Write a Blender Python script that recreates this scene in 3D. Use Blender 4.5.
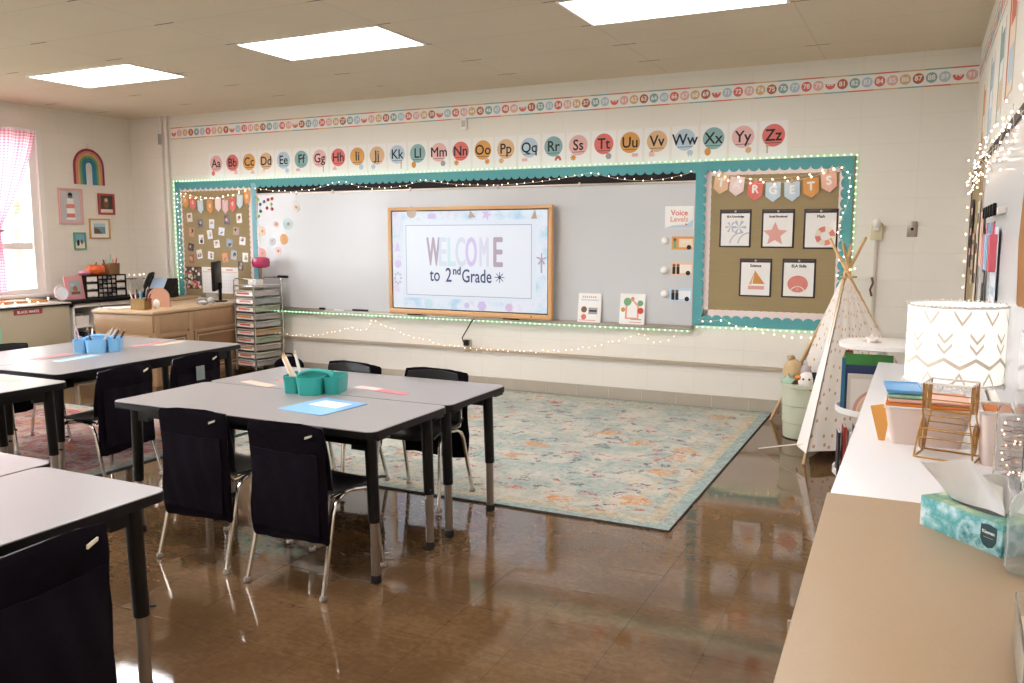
import bpy, bmesh, math, random
from mathutils import Matrix, Vector
R = math.radians
rnd = random.Random(7)
scene = bpy.context.scene
for o in list(bpy.data.objects):
    bpy.data.objects.remove(o)

# ---------------------------------------------------------------- camera, world, exposure
cam_data = bpy.data.cameras.new('camera')
cam = bpy.data.objects.new('camera', cam_data)
scene.collection.objects.link(cam)
cam_data.sensor_fit = 'HORIZONTAL'
cam_data.sensor_width = 36.0
cam_data.lens = 36.0 * 840.0 / 1024.0
cam_data.clip_start = 0.05
cam_data.clip_end = 200
cam.location = (0, 0, 1.43)
cam.rotation_euler = (math.pi / 2 - 0.124, 0, 0.4535)
scene.camera = cam

world = bpy.data.worlds.new('world')
scene.world = world
world.use_nodes = True
wn = world.node_tree.nodes
wn['Background'].inputs[0].default_value = (0.88, 0.92, 1.0, 1)
wn['Background'].inputs[1].default_value = 11.0
sun_d = bpy.data.lights.new('sun', 'SUN'); sun_d.energy = 4.0; sun_d.angle = 0.02; sun_d.color = (1, .96, .9)
sun = bpy.data.objects.new('sun', sun_d); scene.collection.objects.link(sun); sun.rotation_euler = (0.25, 0.75, 0)

vs = scene.view_settings
vs.view_transform = 'Standard'
vs.look = 'None'
vs.gamma = 1.0
vs.exposure = 1.14
vs.use_curve_mapping = False

LAMP_POWER = 6.6          # emission of the ceiling diffusers

# ---------------------------------------------------------------- materials
def lin(h):
    h = h.lstrip('#')
    out = []
    for i in (0, 2, 4):
        c = int(h[i:i + 2], 16) / 255
        out.append(c / 12.92 if c <= 0.04045 else ((c + 0.055) / 1.055) ** 2.4)
    return (*out, 1.0)

_m = {}
def mat(name, col='#808080', rough=0.6, metal=0.0, emit=0.0, trans=0.0, alpha=1.0, coat=0.0, noise=0.0, nscale=20.0, bump=0.0, bscale=60.0, spec=0.5, sheen=0.0, ecol=None):
    if name in _m:
        return _m[name]
    m = bpy.data.materials.new(name)
    m.use_nodes = True
    nt = m.node_tree
    b = nt.nodes['Principled BSDF']
    c = lin(col) if isinstance(col, str) else col
    b.inputs['Base Color'].default_value = c
    b.inputs['Roughness'].default_value = rough
    b.inputs['Metallic'].default_value = metal
    b.inputs['Transmission Weight'].default_value = trans
    b.inputs['Alpha'].default_value = alpha
    b.inputs['Coat Weight'].default_value = coat
    b.inputs['Specular IOR Level'].default_value = spec
    b.inputs['Sheen Weight'].default_value = sheen
    if emit:
        b.inputs['Emission Color'].default_value = lin(ecol) if ecol else c
        b.inputs['Emission Strength'].default_value = emit
    m.diffuse_color = c
    if noise or bump:
        tc = nt.nodes.new('ShaderNodeTexCoord')
    if noise:
        n = nt.nodes.new('ShaderNodeTexNoise'); n.inputs['Scale'].default_value = nscale
        n.inputs['Detail'].default_value = 5
        nt.links.new(tc.outputs['Object'], n.inputs['Vector'])
        mx = nt.nodes.new('ShaderNodeMix'); mx.data_type = 'RGBA'
        mx.inputs[6].default_value = tuple(v * (1 - noise) for v in c[:3]) + (1,)
        mx.inputs[7].default_value = tuple(min(1, v * (1 + noise)) for v in c[:3]) + (1,)
        nt.links.new(n.outputs['Fac'], mx.inputs[0])
        nt.links.new(mx.outputs[2], b.inputs['Base Color'])
    if bump:
        n2 = nt.nodes.new('ShaderNodeTexNoise'); n2.inputs['Scale'].default_value = bscale
        nt.links.new(tc.outputs['Object'], n2.inputs['Vector'])
        bp = nt.nodes.new('ShaderNodeBump'); bp.inputs['Strength'].default_value = bump
        bp.inputs['Distance'].default_value = 0.01
        nt.links.new(n2.outputs['Fac'], bp.inputs['Height'])
        nt.links.new(bp.outputs[0], b.inputs['Normal'])
    _m[name] = m
    return m

class NT:
    """small helper to wire node graphs"""
    def __init__(s, m): s.nt = m.node_tree; s.b = s.nt.nodes['Principled BSDF']
    def n(s, t, **kw):
        nd = s.nt.nodes.new(t)
        for k, v in kw.items():
            setattr(nd, k, v)
        return nd
    def l(s, a, b): s.nt.links.new(a, b)
    def val(s, x, sock):
        if isinstance(x, (int, float)): sock.default_value = x
        elif isinstance(x, tuple): sock.default_value = x
        else: s.l(x, sock)
    def math(s, op, a, b=0.0, clamp=False):
        nd = s.n('ShaderNodeMath', operation=op); nd.use_clamp = clamp
        s.val(a, nd.inputs[0]); s.val(b, nd.inputs[1])
        return nd.outputs[0]
    def mix(s, f, a, b):
        nd = s.n('ShaderNodeMix', data_type='RGBA')
        s.val(f, nd.inputs[0]); s.val(a, nd.inputs[6]); s.val(b, nd.inputs[7])
        return nd.outputs[2]
    def noise(s, vec, scale, detail=3, rough=0.5):
        nd = s.n('ShaderNodeTexNoise'); nd.inputs['Scale'].default_value = scale
        nd.inputs['Detail'].default_value = detail; nd.inputs['Roughness'].default_value = rough
        s.l(vec, nd.inputs['Vector']); return nd.outputs['Fac']
    def obj(s): return s.n('ShaderNodeTexCoord').outputs['Object']
    def uv(s): return s.n('ShaderNodeTexCoord').outputs['UV']
    def mapping(s, vec, scale=(1, 1, 1), loc=(0, 0, 0), rot=(0, 0, 0)):
        nd = s.n('ShaderNodeMapping'); nd.inputs['Scale'].default_value = scale
        nd.inputs['Location'].default_value = loc; nd.inputs['Rotation'].default_value = rot
        s.l(vec, nd.inputs['Vector']); return nd.outputs[0]
    def sep(s, vec):
        nd = s.n('ShaderNodeSeparateXYZ'); s.l(vec, nd.inputs[0]); return nd.outputs
    def comb(s, x, y, z=0.0):
        nd = s.n('ShaderNodeCombineXYZ')
        s.val(x, nd.inputs[0]); s.val(y, nd.inputs[1]); s.val(z, nd.inputs[2]); return nd.outputs[0]
    def bump(s, h, strength=0.3, dist=0.01):
        nd = s.n('ShaderNodeBump'); nd.inputs['Strength'].default_value = strength
        nd.inputs['Distance'].default_value = dist
        s.l(h, nd.inputs['Height']); s.l(nd.outputs[0], s.b.inputs['Normal'])
    def smooth(s, x, lo, hi):
        nd = s.n('ShaderNodeMapRange', interpolation_type='SMOOTHSTEP')
        s.val(x, nd.inputs['Value']); nd.inputs['From Min'].default_value = lo; nd.inputs['From Max'].default_value = hi
        return nd.outputs[0]

def block_wall(name, col, axis, ox=0.0, oz=0.0):
    """painted concrete block, stack bond, 0.406 x 0.203 m"""
    m = mat(name, col, 0.55)
    g = NT(m); o = g.sep(g.obj())
    v = g.comb(g.math('ADD', o[axis], ox), g.math('ADD', o[2], oz))
    br = g.n('ShaderNodeTexBrick'); br.offset = 0.0; br.squash = 1.0
    br.inputs['Scale'].default_value = 1.0
    br.inputs['Brick Width'].default_value = 0.4064; br.inputs['Row Height'].default_value = 0.2032
    br.inputs['Mortar Size'].default_value = 0.006; br.inputs['Mortar Smooth'].default_value = 0.8
    g.l(v, br.inputs['Vector'])
    c = lin(col)
    n = g.noise(g.obj(), 0.9, 4)
    base = g.mix(n, tuple(x * 0.95 for x in c[:3]) + (1,), tuple(min(1, x * 1.04) for x in c[:3]) + (1,))
    g.l(g.mix(g.math('MULTIPLY', br.outputs['Fac'], 0.16), base, tuple(x * 0.72 for x in c[:3]) + (1,)), g.b.inputs['Base Color'])
    h = g.math('ADD', g.math('MULTIPLY', br.outputs['Fac'], -1.0), g.math('MULTIPLY', g.noise(g.obj(), 90, 3), 0.35))
    g.bump(h, 0.25, 0.003)
    return m

def floor_mat():
    m = mat('waxed_floor_tile', '#6b5442', 0.12)
    g = NT(m); ob = g.obj()
    br = g.n('ShaderNodeTexBrick'); br.offset = 0.0
    for k, v in (('Scale', 1.0), ('Brick Width', 0.305), ('Row Height', 0.305), ('Mortar Size', 0.0016), ('Mortar Smooth', 0.3)):
        br.inputs[k].default_value = v
    br.inputs['Color1'].default_value = (0.45, 0.45, 0.45, 1); br.inputs['Color2'].default_value = (0.6, 0.6, 0.6, 1)
    br.inputs['Mortar'].default_value = (0.5, 0.5, 0.5, 1)
    g.l(ob, br.inputs['Vector'])
    n1 = g.noise(ob, 2.6, 6, 0.65)
    n2 = g.noise(g.mapping(ob, (14, 70, 1), rot=(0, 0, 0.5)), 1.0, 4, 0.6)
    n3 = g.noise(ob, 38, 5, 0.7)
    f = g.math('ADD', g.math('MULTIPLY', n1, 0.55), g.math('ADD', g.math('MULTIPLY', n2, 0.22), g.math('MULTIPLY', n3, 0.35)))
    cr = g.n('ShaderNodeValToRGB'); g.l(f, cr.inputs[0])
    e = cr.color_ramp.elements
    e[0].position = 0.36; e[0].color = lin('#4f3823'); e[1].position = 0.74; e[1].color = lin('#856849')
    x = e.new(0.55); x.color = lin('#634a31')
    tile = g.mix(g.math('MULTIPLY', br.outputs['Color'], 0.5), cr.outputs[0], lin('#6c5237'))
    g.l(g.mix(g.math('MULTIPLY', br.outputs['Fac'], 0.4), tile, lin('#2c2019')), g.b.inputs['Base Color'])
    rr = g.math('ADD', 0.045, g.math('MULTIPLY', g.smooth(g.noise(ob, 5, 6, 0.7), 0.4, 0.8), 0.10))
    g.l(rr, g.b.inputs['Roughness'])
    wav = g.noise(ob, 1.8, 2)
    g.b.inputs['Specular IOR Level'].default_value = 0.75
    g.bump(g.math('ADD', g.math('MULTIPLY', wav, 0.8), g.math('MULTIPLY', g.noise(ob, 8, 2), 0.06)), 0.25, 0.010)
    return m

def ceiling_mat():
    m = mat('ceiling_tile', '#d8c9b6', 0.9)
    g = NT(m); ob = g.obj(); o = g.sep(ob)
    v = g.comb(g.math('ADD', o[0], 6.85), g.math('ADD', o[1], -4.62 + 6.1))
    br = g.n('ShaderNodeTexBrick'); br.offset = 0.0
    for k, vv in (('Scale', 1.0), ('Brick Width', 1.22), ('Row Height', 0.61), ('Mortar Size', 0.012), ('Mortar Smooth', 0.1)):
        br.inputs[k].default_value = vv
    g.l(v, br.inputs['Vector'])
    sx, sy = g.math('ADD', o[0], 6.85 + 12.2), g.math('ADD', o[1], -4.62 + 6.1)
    def near(v_, p): return g.math('ABSOLUTE', g.math('SUBTRACT', g.math('FRACT', g.math('ADD', g.math('DIVIDE', v_, p), 0.5)), 0.5))
    ax, ay = g.math('MULTIPLY', near(sx, 1.22), 1.22), g.math('MULTIPLY', near(sy, 0.61), 0.61)
    gate = g.math('GREATER_THAN', g.noise(ob, 1.1, 2), 0.40)
    mark = g.math('MULTIPLY', g.math('MULTIPLY', g.math('LESS_THAN', ay, 0.007), g.math('LESS_THAN', ax, 0.085)), gate)
    seam = g.math('MINIMUM', ax, ay)
    seam = g.math('MULTIPLY', g.math('LESS_THAN', seam, 0.006), 0.22)
    n = g.noise(ob, 130, 4, 0.8)
    n2 = g.noise(ob, 1.3, 4)
    c = g.mix(g.smooth(n, 0.35, 0.7), lin('#d3c3ab'), lin('#e3d4be'))
    c = g.mix(g.math('MULTIPLY', g.smooth(n2, 0.3, 0.8), 0.3), c, lin('#cdbca3'))
    c = g.mix(seam, c, lin('#a39380'))
    g.l(g.mix(g.math('MULTIPLY', mark, 0.85), c, lin('#4a4036')), g.b.inputs['Base Color'])
    g.bump(g.math('ADD', n, g.math('MULTIPLY', br.outputs['Fac'], 1.5)), 0.25, 0.004)
    return m

def rug_mat(name, warm, hx, hy):
    """distressed oriental pattern in teal, cream, rust and navy"""
    m = mat(name, '#a9a08a', 0.95)
    g = NT(m); ob = g.obj(); o = g.sep(ob)
    wob = g.noise(ob, 9, 4)
    warp = g.n('ShaderNodeVectorMath', operation='ADD')
    g.l(ob, warp.inputs[0])
    g.l(g.comb(g.math('MULTIPLY', g.math('SUBTRACT', wob, 0.5), 0.25), g.math('MULTIPLY', g.math('SUBTRACT', g.noise(ob, 6, 4), 0.5), 0.25)), warp.inputs[1])
    wv = warp.outputs[0]
    base = g.mix(g.smooth(g.noise(wv, 3.5, 5, 0.7), 0.38, 0.6), lin('#c4bdae' if not warm else '#b8a294'), lin('#a0a9a1' if not warm else '#a35f63'))
    base = g.mix(g.math('MULTIPLY', g.smooth(g.noise(wv, 7.5, 6, 0.75), 0.54, 0.66), 0.55), base, lin('#76908d') if not warm else lin('#b4696b'))
    base = g.mix(g.math('MULTIPLY', g.smooth(g.noise(g.mapping(wv, (1, 1, 1), (5, 2, 0)), 6.0, 6, 0.8), 0.58, 0.68), 0.5), base, lin('#c9ae7e'))
    def spots(scale, thr, seed, colr, amt, gate):
        vo = g.n('ShaderNodeTexVoronoi'); vo.inputs['Scale'].default_value = scale
        g.l(g.mapping(wv, (1, 1.2, 0), (seed, seed * 1.7, 0)), vo.inputs['Vector'])
        a = g.math('LESS_THAN', vo.outputs['Distance'], thr)
        gt = g.math('GREATER_THAN', g.sep(vo.outputs['Color'])[0], gate)
        k = g.math('MULTIPLY', g.math('MULTIPLY', a, gt), g.smooth(g.noise(ob, 60, 3, 0.7), 0.42, 0.55))
        return g.math('MULTIPLY', k, amt)
    base = g.mix(spots(3.2, 0.30, 3, 0, 0.95, 0.6), base, lin('#cf8236'))
    base = g.mix(spots(3.0, 0.16, 9, 0, 1.0, 0.45), base, lin('#c23a34'))
    base = g.mix(g.math('MULTIPLY', g.smooth(g.noise(g.mapping(ob, (1, 2.2, 1)), 34, 5, 0.8), 0.54, 0.62), 0.45), base, lin('#7d7c78'))
    base = g.mix(spots(9, 0.33, 13, 0, 0.95, 0.6), base, lin('#5b5560'))
    base = g.mix(spots(14, 0.36, 17, 0, 0.6, 0.5), base, lin('#5f8f92') if not warm else lin('#7b3b52'))
    base = g.mix(spots(11, 0.3, 23, 0, 0.95, 0.66), base, lin('#a4443a'))
    # wear: pale threads showing through
    base = g.mix(g.math('MULTIPLY', g.smooth(g.noise(ob, 22, 6, 0.8), 0.46, 0.66), 0.5), base, lin('#c4bfb5'))
    # border bands
    dx = g.math('SUBTRACT', hx, g.math('ABSOLUTE', o[0])); dy = g.math('SUBTRACT', hy, g.math('ABSOLUTE', o[1]))
    d = g.math('MINIMUM', dx, dy)
    def band(lo, hi): return g.math('MULTIPLY', g.math('GREATER_THAN', d, lo), g.math('LESS_THAN', d, hi))
    cream = g.mix(g.smooth(g.noise(ob, 26, 5, 0.8), 0.4, 0.62), lin('#c9bca2'), lin('#b09872'))
    base = g.mix(g.math('MULTIPLY', band(0.075, 0.15), 0.6), base, cream)
    base = g.mix(g.math('MULTIPLY', band(0.27, 0.30), 0.5), base, cream)
    teal = g.mix(g.smooth(g.noise(ob, 30, 5, 0.8), 0.4, 0.6), lin('#a9b2ab'), lin('#7f9794'))
    base = g.mix(g.math('MULTIPLY', band(-1, 0.07), 0.8), base, teal)
    g.l(base, g.b.inputs['Base Color'])
    g.b.inputs['Specular IOR Level'].default_value = 0.1
    g.bump(g.noise(ob, 260, 2), 0.5, 0.004)
    return m

def burlap_mat(name, c1, c2):
    m = mat(name, c1, 0.95)
    g = NT(m); ob = g.obj()
    w1 = g.n('ShaderNodeTexWave'); w1.inputs['Scale'].default_value = 45; w1.inputs['Distortion'].default_value = 1.5
    w2 = g.n('ShaderNodeTexWave', bands_direction='Y'); w2.inputs['Scale'].default_value = 45; w2.inputs['Distortion'].default_value = 1.5
    g.l(ob, w1.inputs[0]); g.l(ob, w2.inputs[0])
    f = g.math('MULTIPLY', g.math('ADD', w1.outputs['Fac'], w2.outputs['Fac']), 0.5)
    f = g.math('ADD', g.math('MULTIPLY', f, 0.4), g.math('MULTIPLY', g.noise(g.mapping(ob, (4, 60, 4)), 1, 4), 0.6))
    g.l(g.mix(f, lin(c1), lin(c2)), g.b.inputs['Base Color'])
    g.bump(f, 0.3, 0.003)
    return m

def dots_mat():
    m = mat('dotted_canvas', '#ece4da', 0.9)
    g = NT(m); u = g.uv()
    vo = g.n('ShaderNodeTexVoronoi', voronoi_dimensions='2D'); vo.inputs['Scale'].default_value = 12
    vo.inputs['Randomness'].default_value = 0.55
    g.l(u, vo.inputs['Vector'])
    k = g.math('LESS_THAN', vo.outputs['Distance'], 0.135)
    g.l(g.mix(k, lin('#ece4da'), lin('#c9a270')), g.b.inputs['Base Color'])
    tr = g.b.inputs['Subsurface Weight']; tr.default_value = 0.0
    return m

def gingham_mat():
    m = mat('pink_gingham', '#f0a9c0', 0.85)
    g = NT(m); u = g.sep(g.uv())
    a = g.math('GREATER_THAN', g.math('FRACT', g.math('MULTIPLY', u[0], 34)), 0.5)
    b = g.math('GREATER_THAN', g.math('FRACT', g.math('MULTIPLY', u[1], 34)), 0.5)
    f = g.math('MULTIPLY', g.math('ADD', a, b), 0.5)
    g.l(g.mix(f, lin('#f6dfe8'), lin('#e0819f')), g.b.inputs['Base Color'])
    # thin cotton lets the daylight through
    nt = m.node_tree
    tl = nt.nodes.new('ShaderNodeBsdfTranslucent'); g.l(g.mix(f, lin('#f6dfe8'), lin('#e0819f')), tl.inputs[0])
    ms = nt.nodes.new('ShaderNodeMixShader'); ms.inputs[0].default_value = 0.45
    g.l(g.b.outputs[0], ms.inputs[1]); g.l(tl.outputs[0], ms.inputs[2])
    g.l(ms.outputs[0], nt.nodes['Material Output'].inputs[0])
    return m

def watercolour_mat(name, cols, scale=9, emit=0):
    m = mat(name, cols[0], 0.5)
    g = NT(m); ob = g.obj()
    cr = g.n('ShaderNodeValToRGB'); g.l(g.noise(ob, scale, 4, 0.6), cr.inputs[0])
    e = cr.color_ramp.elements
    e[0].position = 0.34; e[0].color = lin(cols[0]); e[1].position = 0.66; e[1].color = lin(cols[-1])
    for i, c in enumerate(cols[1:-1]):
        x = e.new(0.34 + 0.32 * (i + 1) / (len(cols) - 1)); x.color = lin(c)
    if emit:
        g.l(cr.outputs[0], g.b.inputs['Emission Color']); g.b.inputs['Emission Strength'].default_value = emit
        g.b.inputs['Base Color'].default_value = (0.01, 0.01, 0.01, 1)
    else:
        g.l(cr.outputs[0], g.b.inputs['Base Color'])
    return m

M_wall = block_wall('painted_block_front', '#e6e0d5', 0, 0.885 + 4.064 * 3 - 0.0, 0.115)
M_wall_s = block_wall('painted_block_side', '#e7e0d3', 1, 0.0, 0.115)
M_floor = floor_mat(); M_ceil = ceiling_mat()
M_white = mat('white_paint', '#e9e4dc', 0.45)
M_tile = mat('glazed_base_tile', '#b5aa99', 0.35, noise=0.08, nscale=9)
M_tilejoint = mat('base_tile_joint', '#d2cabf', 0.7)
M_trim = mat('tan_moulding', '#b3a48f', 0.5)
M_lam = mat('grey_laminate', '#979291', 0.3, noise=0.03, nscale=220)
M_black = mat('black_edge_plastic', '#0f0b0d', 0.45, spec=0.3)
M_legblk = mat('black_powder_coat', '#0d0a0a', 0.42, spec=0.35)
M_chrome = mat('chrome', '#d8d2cb', 0.16, 1.0)
M_dullchrome = mat('brushed_chrome', '#a89f96', 0.3, 1.0)
M_rubber = mat('black_rubber', '#0f0c0d', 0.5)
M_seat = mat('black_seat_plastic', '#0f0b0d', 0.38)
M_cloth = mat('black_chair_cloth', '#110b13', 0.95, bump=0.7, bscale=14, spec=0.1)
M_cloth2 = mat('black_mesh_pocket', '#140e17', 0.9, bump=0.6, bscale=16, spec=0.12)
M_tag = mat('cream_fabric_tag', '#d8cdb8', 0.8)
M_teal = mat('teal_scallop_paper', '#569fa3', 0.7, noise=0.06, nscale=4)
M_pinkpaper = mat('pale_pink_scallop_paper', '#ead9d4', 0.75)
M_burlap = burlap_mat('burlap', '#93805e', '#a8956f')
M_blackpaper = mat('black_backing_paper', '#1d1418', 0.85)
M_wb = mat('whiteboard_enamel', '#cbcbcb', 0.25, noise=0.02, nscale=1.2)
M_alu = mat('aluminium_trim', '#b7ada2', 0.35, 0.7)
M_paper = mat('white_paper', '#eeebe6', 0.55)
M_lamcard = mat('laminated_card', '#efece8', 0.25)
M_ink = mat('black_ink', '#1d1b1e', 0.6)
M_gold = mat('gold_wire', '#b98d4f', 0.35, 0.85)
M_wood = mat('pale_pole_wood', '#d3ab78', 0.6, noise=0.12, nscale=12)
M_tvwood = mat('tan_display_bezel', '#d9a875', 0.5)
M_whitelam = mat('white_laminate', '#e8e6e6', 0.25)
M_tanlam = mat('tan_counter_laminate', '#ad9476', 0.42, noise=0.05, nscale=160)
M_cabinet = mat('beige_cabinet_paint', '#b9ad94', 0.5)
M_clear = mat('clear_plastic', '#f3f6f6', 0.06, trans=0.92, alpha=1.0)
M_clear.node_tree.nodes['Principled BSDF'].inputs['IOR'].default_value = 1.12
M_frost = mat('frosted_drawer_plastic', '#dcdcd6', 0.3, trans=0.5)
M_frost.node_tree.nodes['Principled BSDF'].inputs['IOR'].default_value = 1.1
M_led = mat('mint_led', '#c8ffd8', 0.4, emit=2.2, ecol='#a8ffc4')
M_bulb = mat('warm_fairy_bulb', '#ffe2b0', 0.4, emit=5.0, ecol='#ffdcc0')
M_wire = mat('pale_wire', '#d9cdb9', 0.6)
M_copper = mat('copper_wire', '#a06a4a', 0.4, 0.8)
PAL = {'red': '#dc6f66', 'pink': '#e3b2ad', 'tan': '#d9b183', 'orange': '#d08f40', 'teal': '#86adab', 'blue': '#b3c7d3',
       'rust': '#b8674a', 'hot': '#c8506a', 'navy': '#2c3a63', 'green': '#6fa374', 'cream': '#eadcc8', 'grey': '#9b9a98', 'brown': '#7c5640'}
def pal(k): return mat('print_' + k, PAL[k], 0.5)
CYC = ['red', 'pink', 'tan', 'rust', 'teal', 'blue']

# ---------------------------------------------------------------- mesh building
_txt = {}
def text_mesh(s):
    if s in _txt: return _txt[s]
    cu = bpy.data.curves.new('t', 'FONT'); cu.body = s; cu.align_x = 'CENTER'; cu.align_y = 'CENTER'; cu.resolution_u = 3
    ob = bpy.data.objects.new('t', cu); scene.collection.objects.link(ob)
    dg = bpy.context.evaluated_depsgraph_get()
    me = bpy.data.meshes.new_from_object(ob.evaluated_get(dg))
    v = [tuple(x.co) for x in me.vertices]; f = [tuple(p.vertices) for p in me.polygons]
    bpy.data.objects.remove(ob); bpy.data.curves.remove(cu); bpy.data.meshes.remove(me)
    _txt[s] = (v, f)
    return _txt[s]

class MB:
    def __init__(s): s.v = []; s.f = []; s.fm = []; s.mats = []; s.uv = {}; s.T = Matrix.Identity(4)
    def mi(s, m):
        if m not in s.mats: s.mats.append(m)
        return s.mats.index(m)
    def add(s, vs_, fs, m, uvs=None):
        b = len(s.v); i = s.mi(m)
        s.v += [tuple(s.T @ Vector(p)) for p in vs_]
        for k, f in enumerate(fs):
            if uvs: s.uv[len(s.f)] = [uvs[j] for j in f]
            s.f.append(tuple(b + j for j in f)); s.fm.append(i)
        return s
    def box(s, x0, x1, y0, y1, z0, z1, m, bev=0.0, seg=2):
        if bev <= 0:
            vs_ = [(x, y, z) for z in (z0, z1) for y in (y0, y1) for x in (x0, x1)]
            return s.add(vs_, [(0, 2, 3, 1), (4, 5, 7, 6), (0, 1, 5, 4), (2, 6, 7, 3), (0, 4, 6, 2), (1, 3, 7, 5)], m)
        bm = bmesh.new(); bmesh.ops.create_cube(bm, size=1)
        for v in bm.verts: v.co = ((x0 + x1) / 2 + v.co.x * (x1 - x0), (y0 + y1) / 2 + v.co.y * (y1 - y0), (z0 + z1) / 2 + v.co.z * (z1 - z0))
        bmesh.ops.bevel(bm, geom=list(bm.edges), offset=bev, segments=seg, affect='EDGES', profile=0.5)
        bm.verts.index_update()
        s.add([tuple(v.co) for v in bm.verts], [tuple(v.index for v in f.verts) for f in bm.faces], m); bm.free(); return s
    def prism(s, pts, z0, z1, m, side=None):
        """polygon in local XY extruded from z0 to z1 (CCW)"""
        n = len(pts)
        vs_ = [(x, y, z0) for x, y in pts] + [(x, y, z1) for x, y in pts]
        s.add(vs_, [tuple(range(n, 2 * n)), tuple(reversed(range(n)))], m)
        return s.add(vs_, [(i, (i + 1) % n, n + (i + 1) % n, n + i) for i in range(n)], side or m)
    def disc(s, cx, cy, r, z0, z1, m, n=20, sx=1.0, sy=1.0, side=None):
        return s.prism([(cx + r * sx * math.cos(2 * math.pi * i / n), cy + r * sy * math.sin(2 * math.pi * i / n)) for i in range(n)], z0, z1, m, side)
    def tube(s, pts, r, m, n=8, r2=None, caps=True, closed=False):
        pts = [Vector(p) for p in pts]; N = len(pts); rings = []
        up = None
        for i, p in enumerate(pts):
            if closed: d = pts[(i + 1) % N] - pts[i - 1]
            else: d = (pts[min(i + 1, N - 1)] - pts[max(i - 1, 0)])
            d.normalize()
            if up is None:
                up = d.orthogonal().normalized()
            else:
                up = (up - d * up.dot(d)).normalized()
            w = d.cross(up)
            rr = r if r2 is None else r + (r2 - r) * i / (N - 1)
            rings.append([p + (up * math.cos(2 * math.pi * k / n) + w * math.sin(2 * math.pi * k / n)) * rr for k in range(n)])
        vs_ = [tuple(q) for ring in rings for q in ring]; fs = []
        for i in range(N if closed else N - 1):
            j = (i + 1) % N
            for k in range(n):
                fs.append((i * n + k, i * n + (k + 1) % n, j * n + (k + 1) % n, j * n + k))
        if caps and not closed:
            fs.append(tuple(reversed(range(n)))); fs.append(tuple((N - 1) * n + k for k in range(n)))
        return s.add(vs_, fs, m)
    def lathe(s, prof, m, n=24, c=(0, 0), cap=True, sx=1.0, sy=1.0):
        vs_ = []; fs = []
        for r, z in prof:
            for k in range(n):
                a = 2 * math.pi * k / n
                vs_.append((c[0] + r * sx * math.cos(a), c[1] + r * sy * math.sin(a), z))
        for i in range(len(prof) - 1):
            for k in range(n):
                fs.append((i * n + k, i * n + (k + 1) % n, (i + 1) * n + (k + 1) % n, (i + 1) * n + k))
        if cap:
            fs.append(tuple(reversed(range(n)))); fs.append(tuple((len(prof) - 1) * n + k for k in range(n)))
        return s.add(vs_, fs, m)
    def ball(s, c, rx, ry, rz, m, n=14, k=9):
        prof = [(math.sin(math.pi * i / k), -math.cos(math.pi * i / k)) for i in range(k + 1)]
        vs_ = []; fs = []
        for r, z in prof:
            r = max(r, 0.02)
            for j in range(n):
                a = 2 * math.pi * j / n
                vs_.append((c[0] + rx * r * math.cos(a), c[1] + ry * r * math.sin(a), c[2] + rz * z))
        for i in range(k):
            for j in range(n):
                fs.append((i * n + j, i * n + (j + 1) % n, (i + 1) * n + (j + 1) % n, (i + 1) * n + j))
        fs.append(tuple(reversed(range(n)))); fs.append(tuple(k * n + j for j in range(n)))
        return s.add(vs_, fs, m)
    def grid(s, fn, nu, nv, m, thick=0.0, us=1.0, vs2=1.0):
        """surface fn(u,v)->xyz; thick makes a closed shell along the normal"""
        P = [[Vector(fn(i / nu, j / nv)) for i in range(nu + 1)] for j in range(nv + 1)]
        def uvl(): return [(i / nu * us, j / nv * vs2) for j in range(nv + 1) for i in range(nu + 1)]
        def faces(flip):
            o = []
            for j in range(nv):
                for i in range(nu):
                    a = j * (nu + 1) + i; q = (a, a + 1, a + nu + 2, a + nu + 1)
                    o.append(tuple(reversed(q)) if flip else q)
            return o
        flat = [tuple(p) for row in P for p in row]
        if not thick:
            return s.add(flat, faces(False), m, uvl())
        nrm = []
        for j in range(nv + 1):
            for i in range(nu + 1):
                a = P[j][min(i + 1, nu)] - P[j][max(i - 1, 0)]; b = P[min(j + 1, nv)][i] - P[max(j - 1, 0)][i]
                nrm.append(a.cross(b).normalized())
        back = [tuple(Vector(p) - n * thick) for p, n in zip(flat, nrm)]
        K = len(flat); fs = faces(False) + [tuple(K + x for x in f) for f in faces(True)]
        per = [i for i in range(nu + 1)] + [j * (nu + 1) + nu for j in range(1, nv + 1)] + [nv * (nu + 1) + i for i in range(nu - 1, -1, -1)] + [j * (nu + 1) for j in range(nv - 1, 0, -1)]
        for a, b in zip(per, per[1:] + per[:1]): fs.append((b, a, K + a, K + b))
        return s.add(flat + back, fs, m, uvl() + uvl())
    def text(s, t, cx, cy, h, z, m, sx=1.0, bold=0.0, shear=0.0):
        v, f = text_mesh(t)
        if not v: return s
        k = h / 0.72
        cyv = (max(p[1] for p in v) + min(p[1] for p in v)) / 2 if len(t) < 3 and False else None
        offs = [(0, 0)] if not bold else [(-bold, 0), (bold, 0), (0, bold), (0, -bold)]
        for i, (dx, dy) in enumerate(offs):
            s.add([(cx + dx + (p[0] + shear * p[1]) * k * sx, cy + dy + p[1] * k, z + i * 0.00005) for p in v], f, m)
        return s
    def tray(s, x0, x1, y0, y1, z0, z1, m, t=0.003, taper=0.9, rc=0.02, n=4):
        """open-topped rounded box"""
        def ring(f, z, ins):
            cx, cy = (x0 + x1) / 2, (y0 + y1) / 2; hx, hy = (x1 - x0) / 2 * f - ins, (y1 - y0) / 2 * f - ins
            r = max(min(rc, hx * .9, hy * .9) - ins, 0.002); o = []
            for qx, qy, a0 in ((1, 1, 0), (-1, 1, 90), (-1, -1, 180), (1, -1, 270)):
                for k in range(n + 1):
                    a = R(a0 + 90 * k / n); o.append((cx + qx * (hx - r) + r * math.cos(a), cy + qy * (hy - r) + r * math.sin(a), z))
            return o
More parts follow.
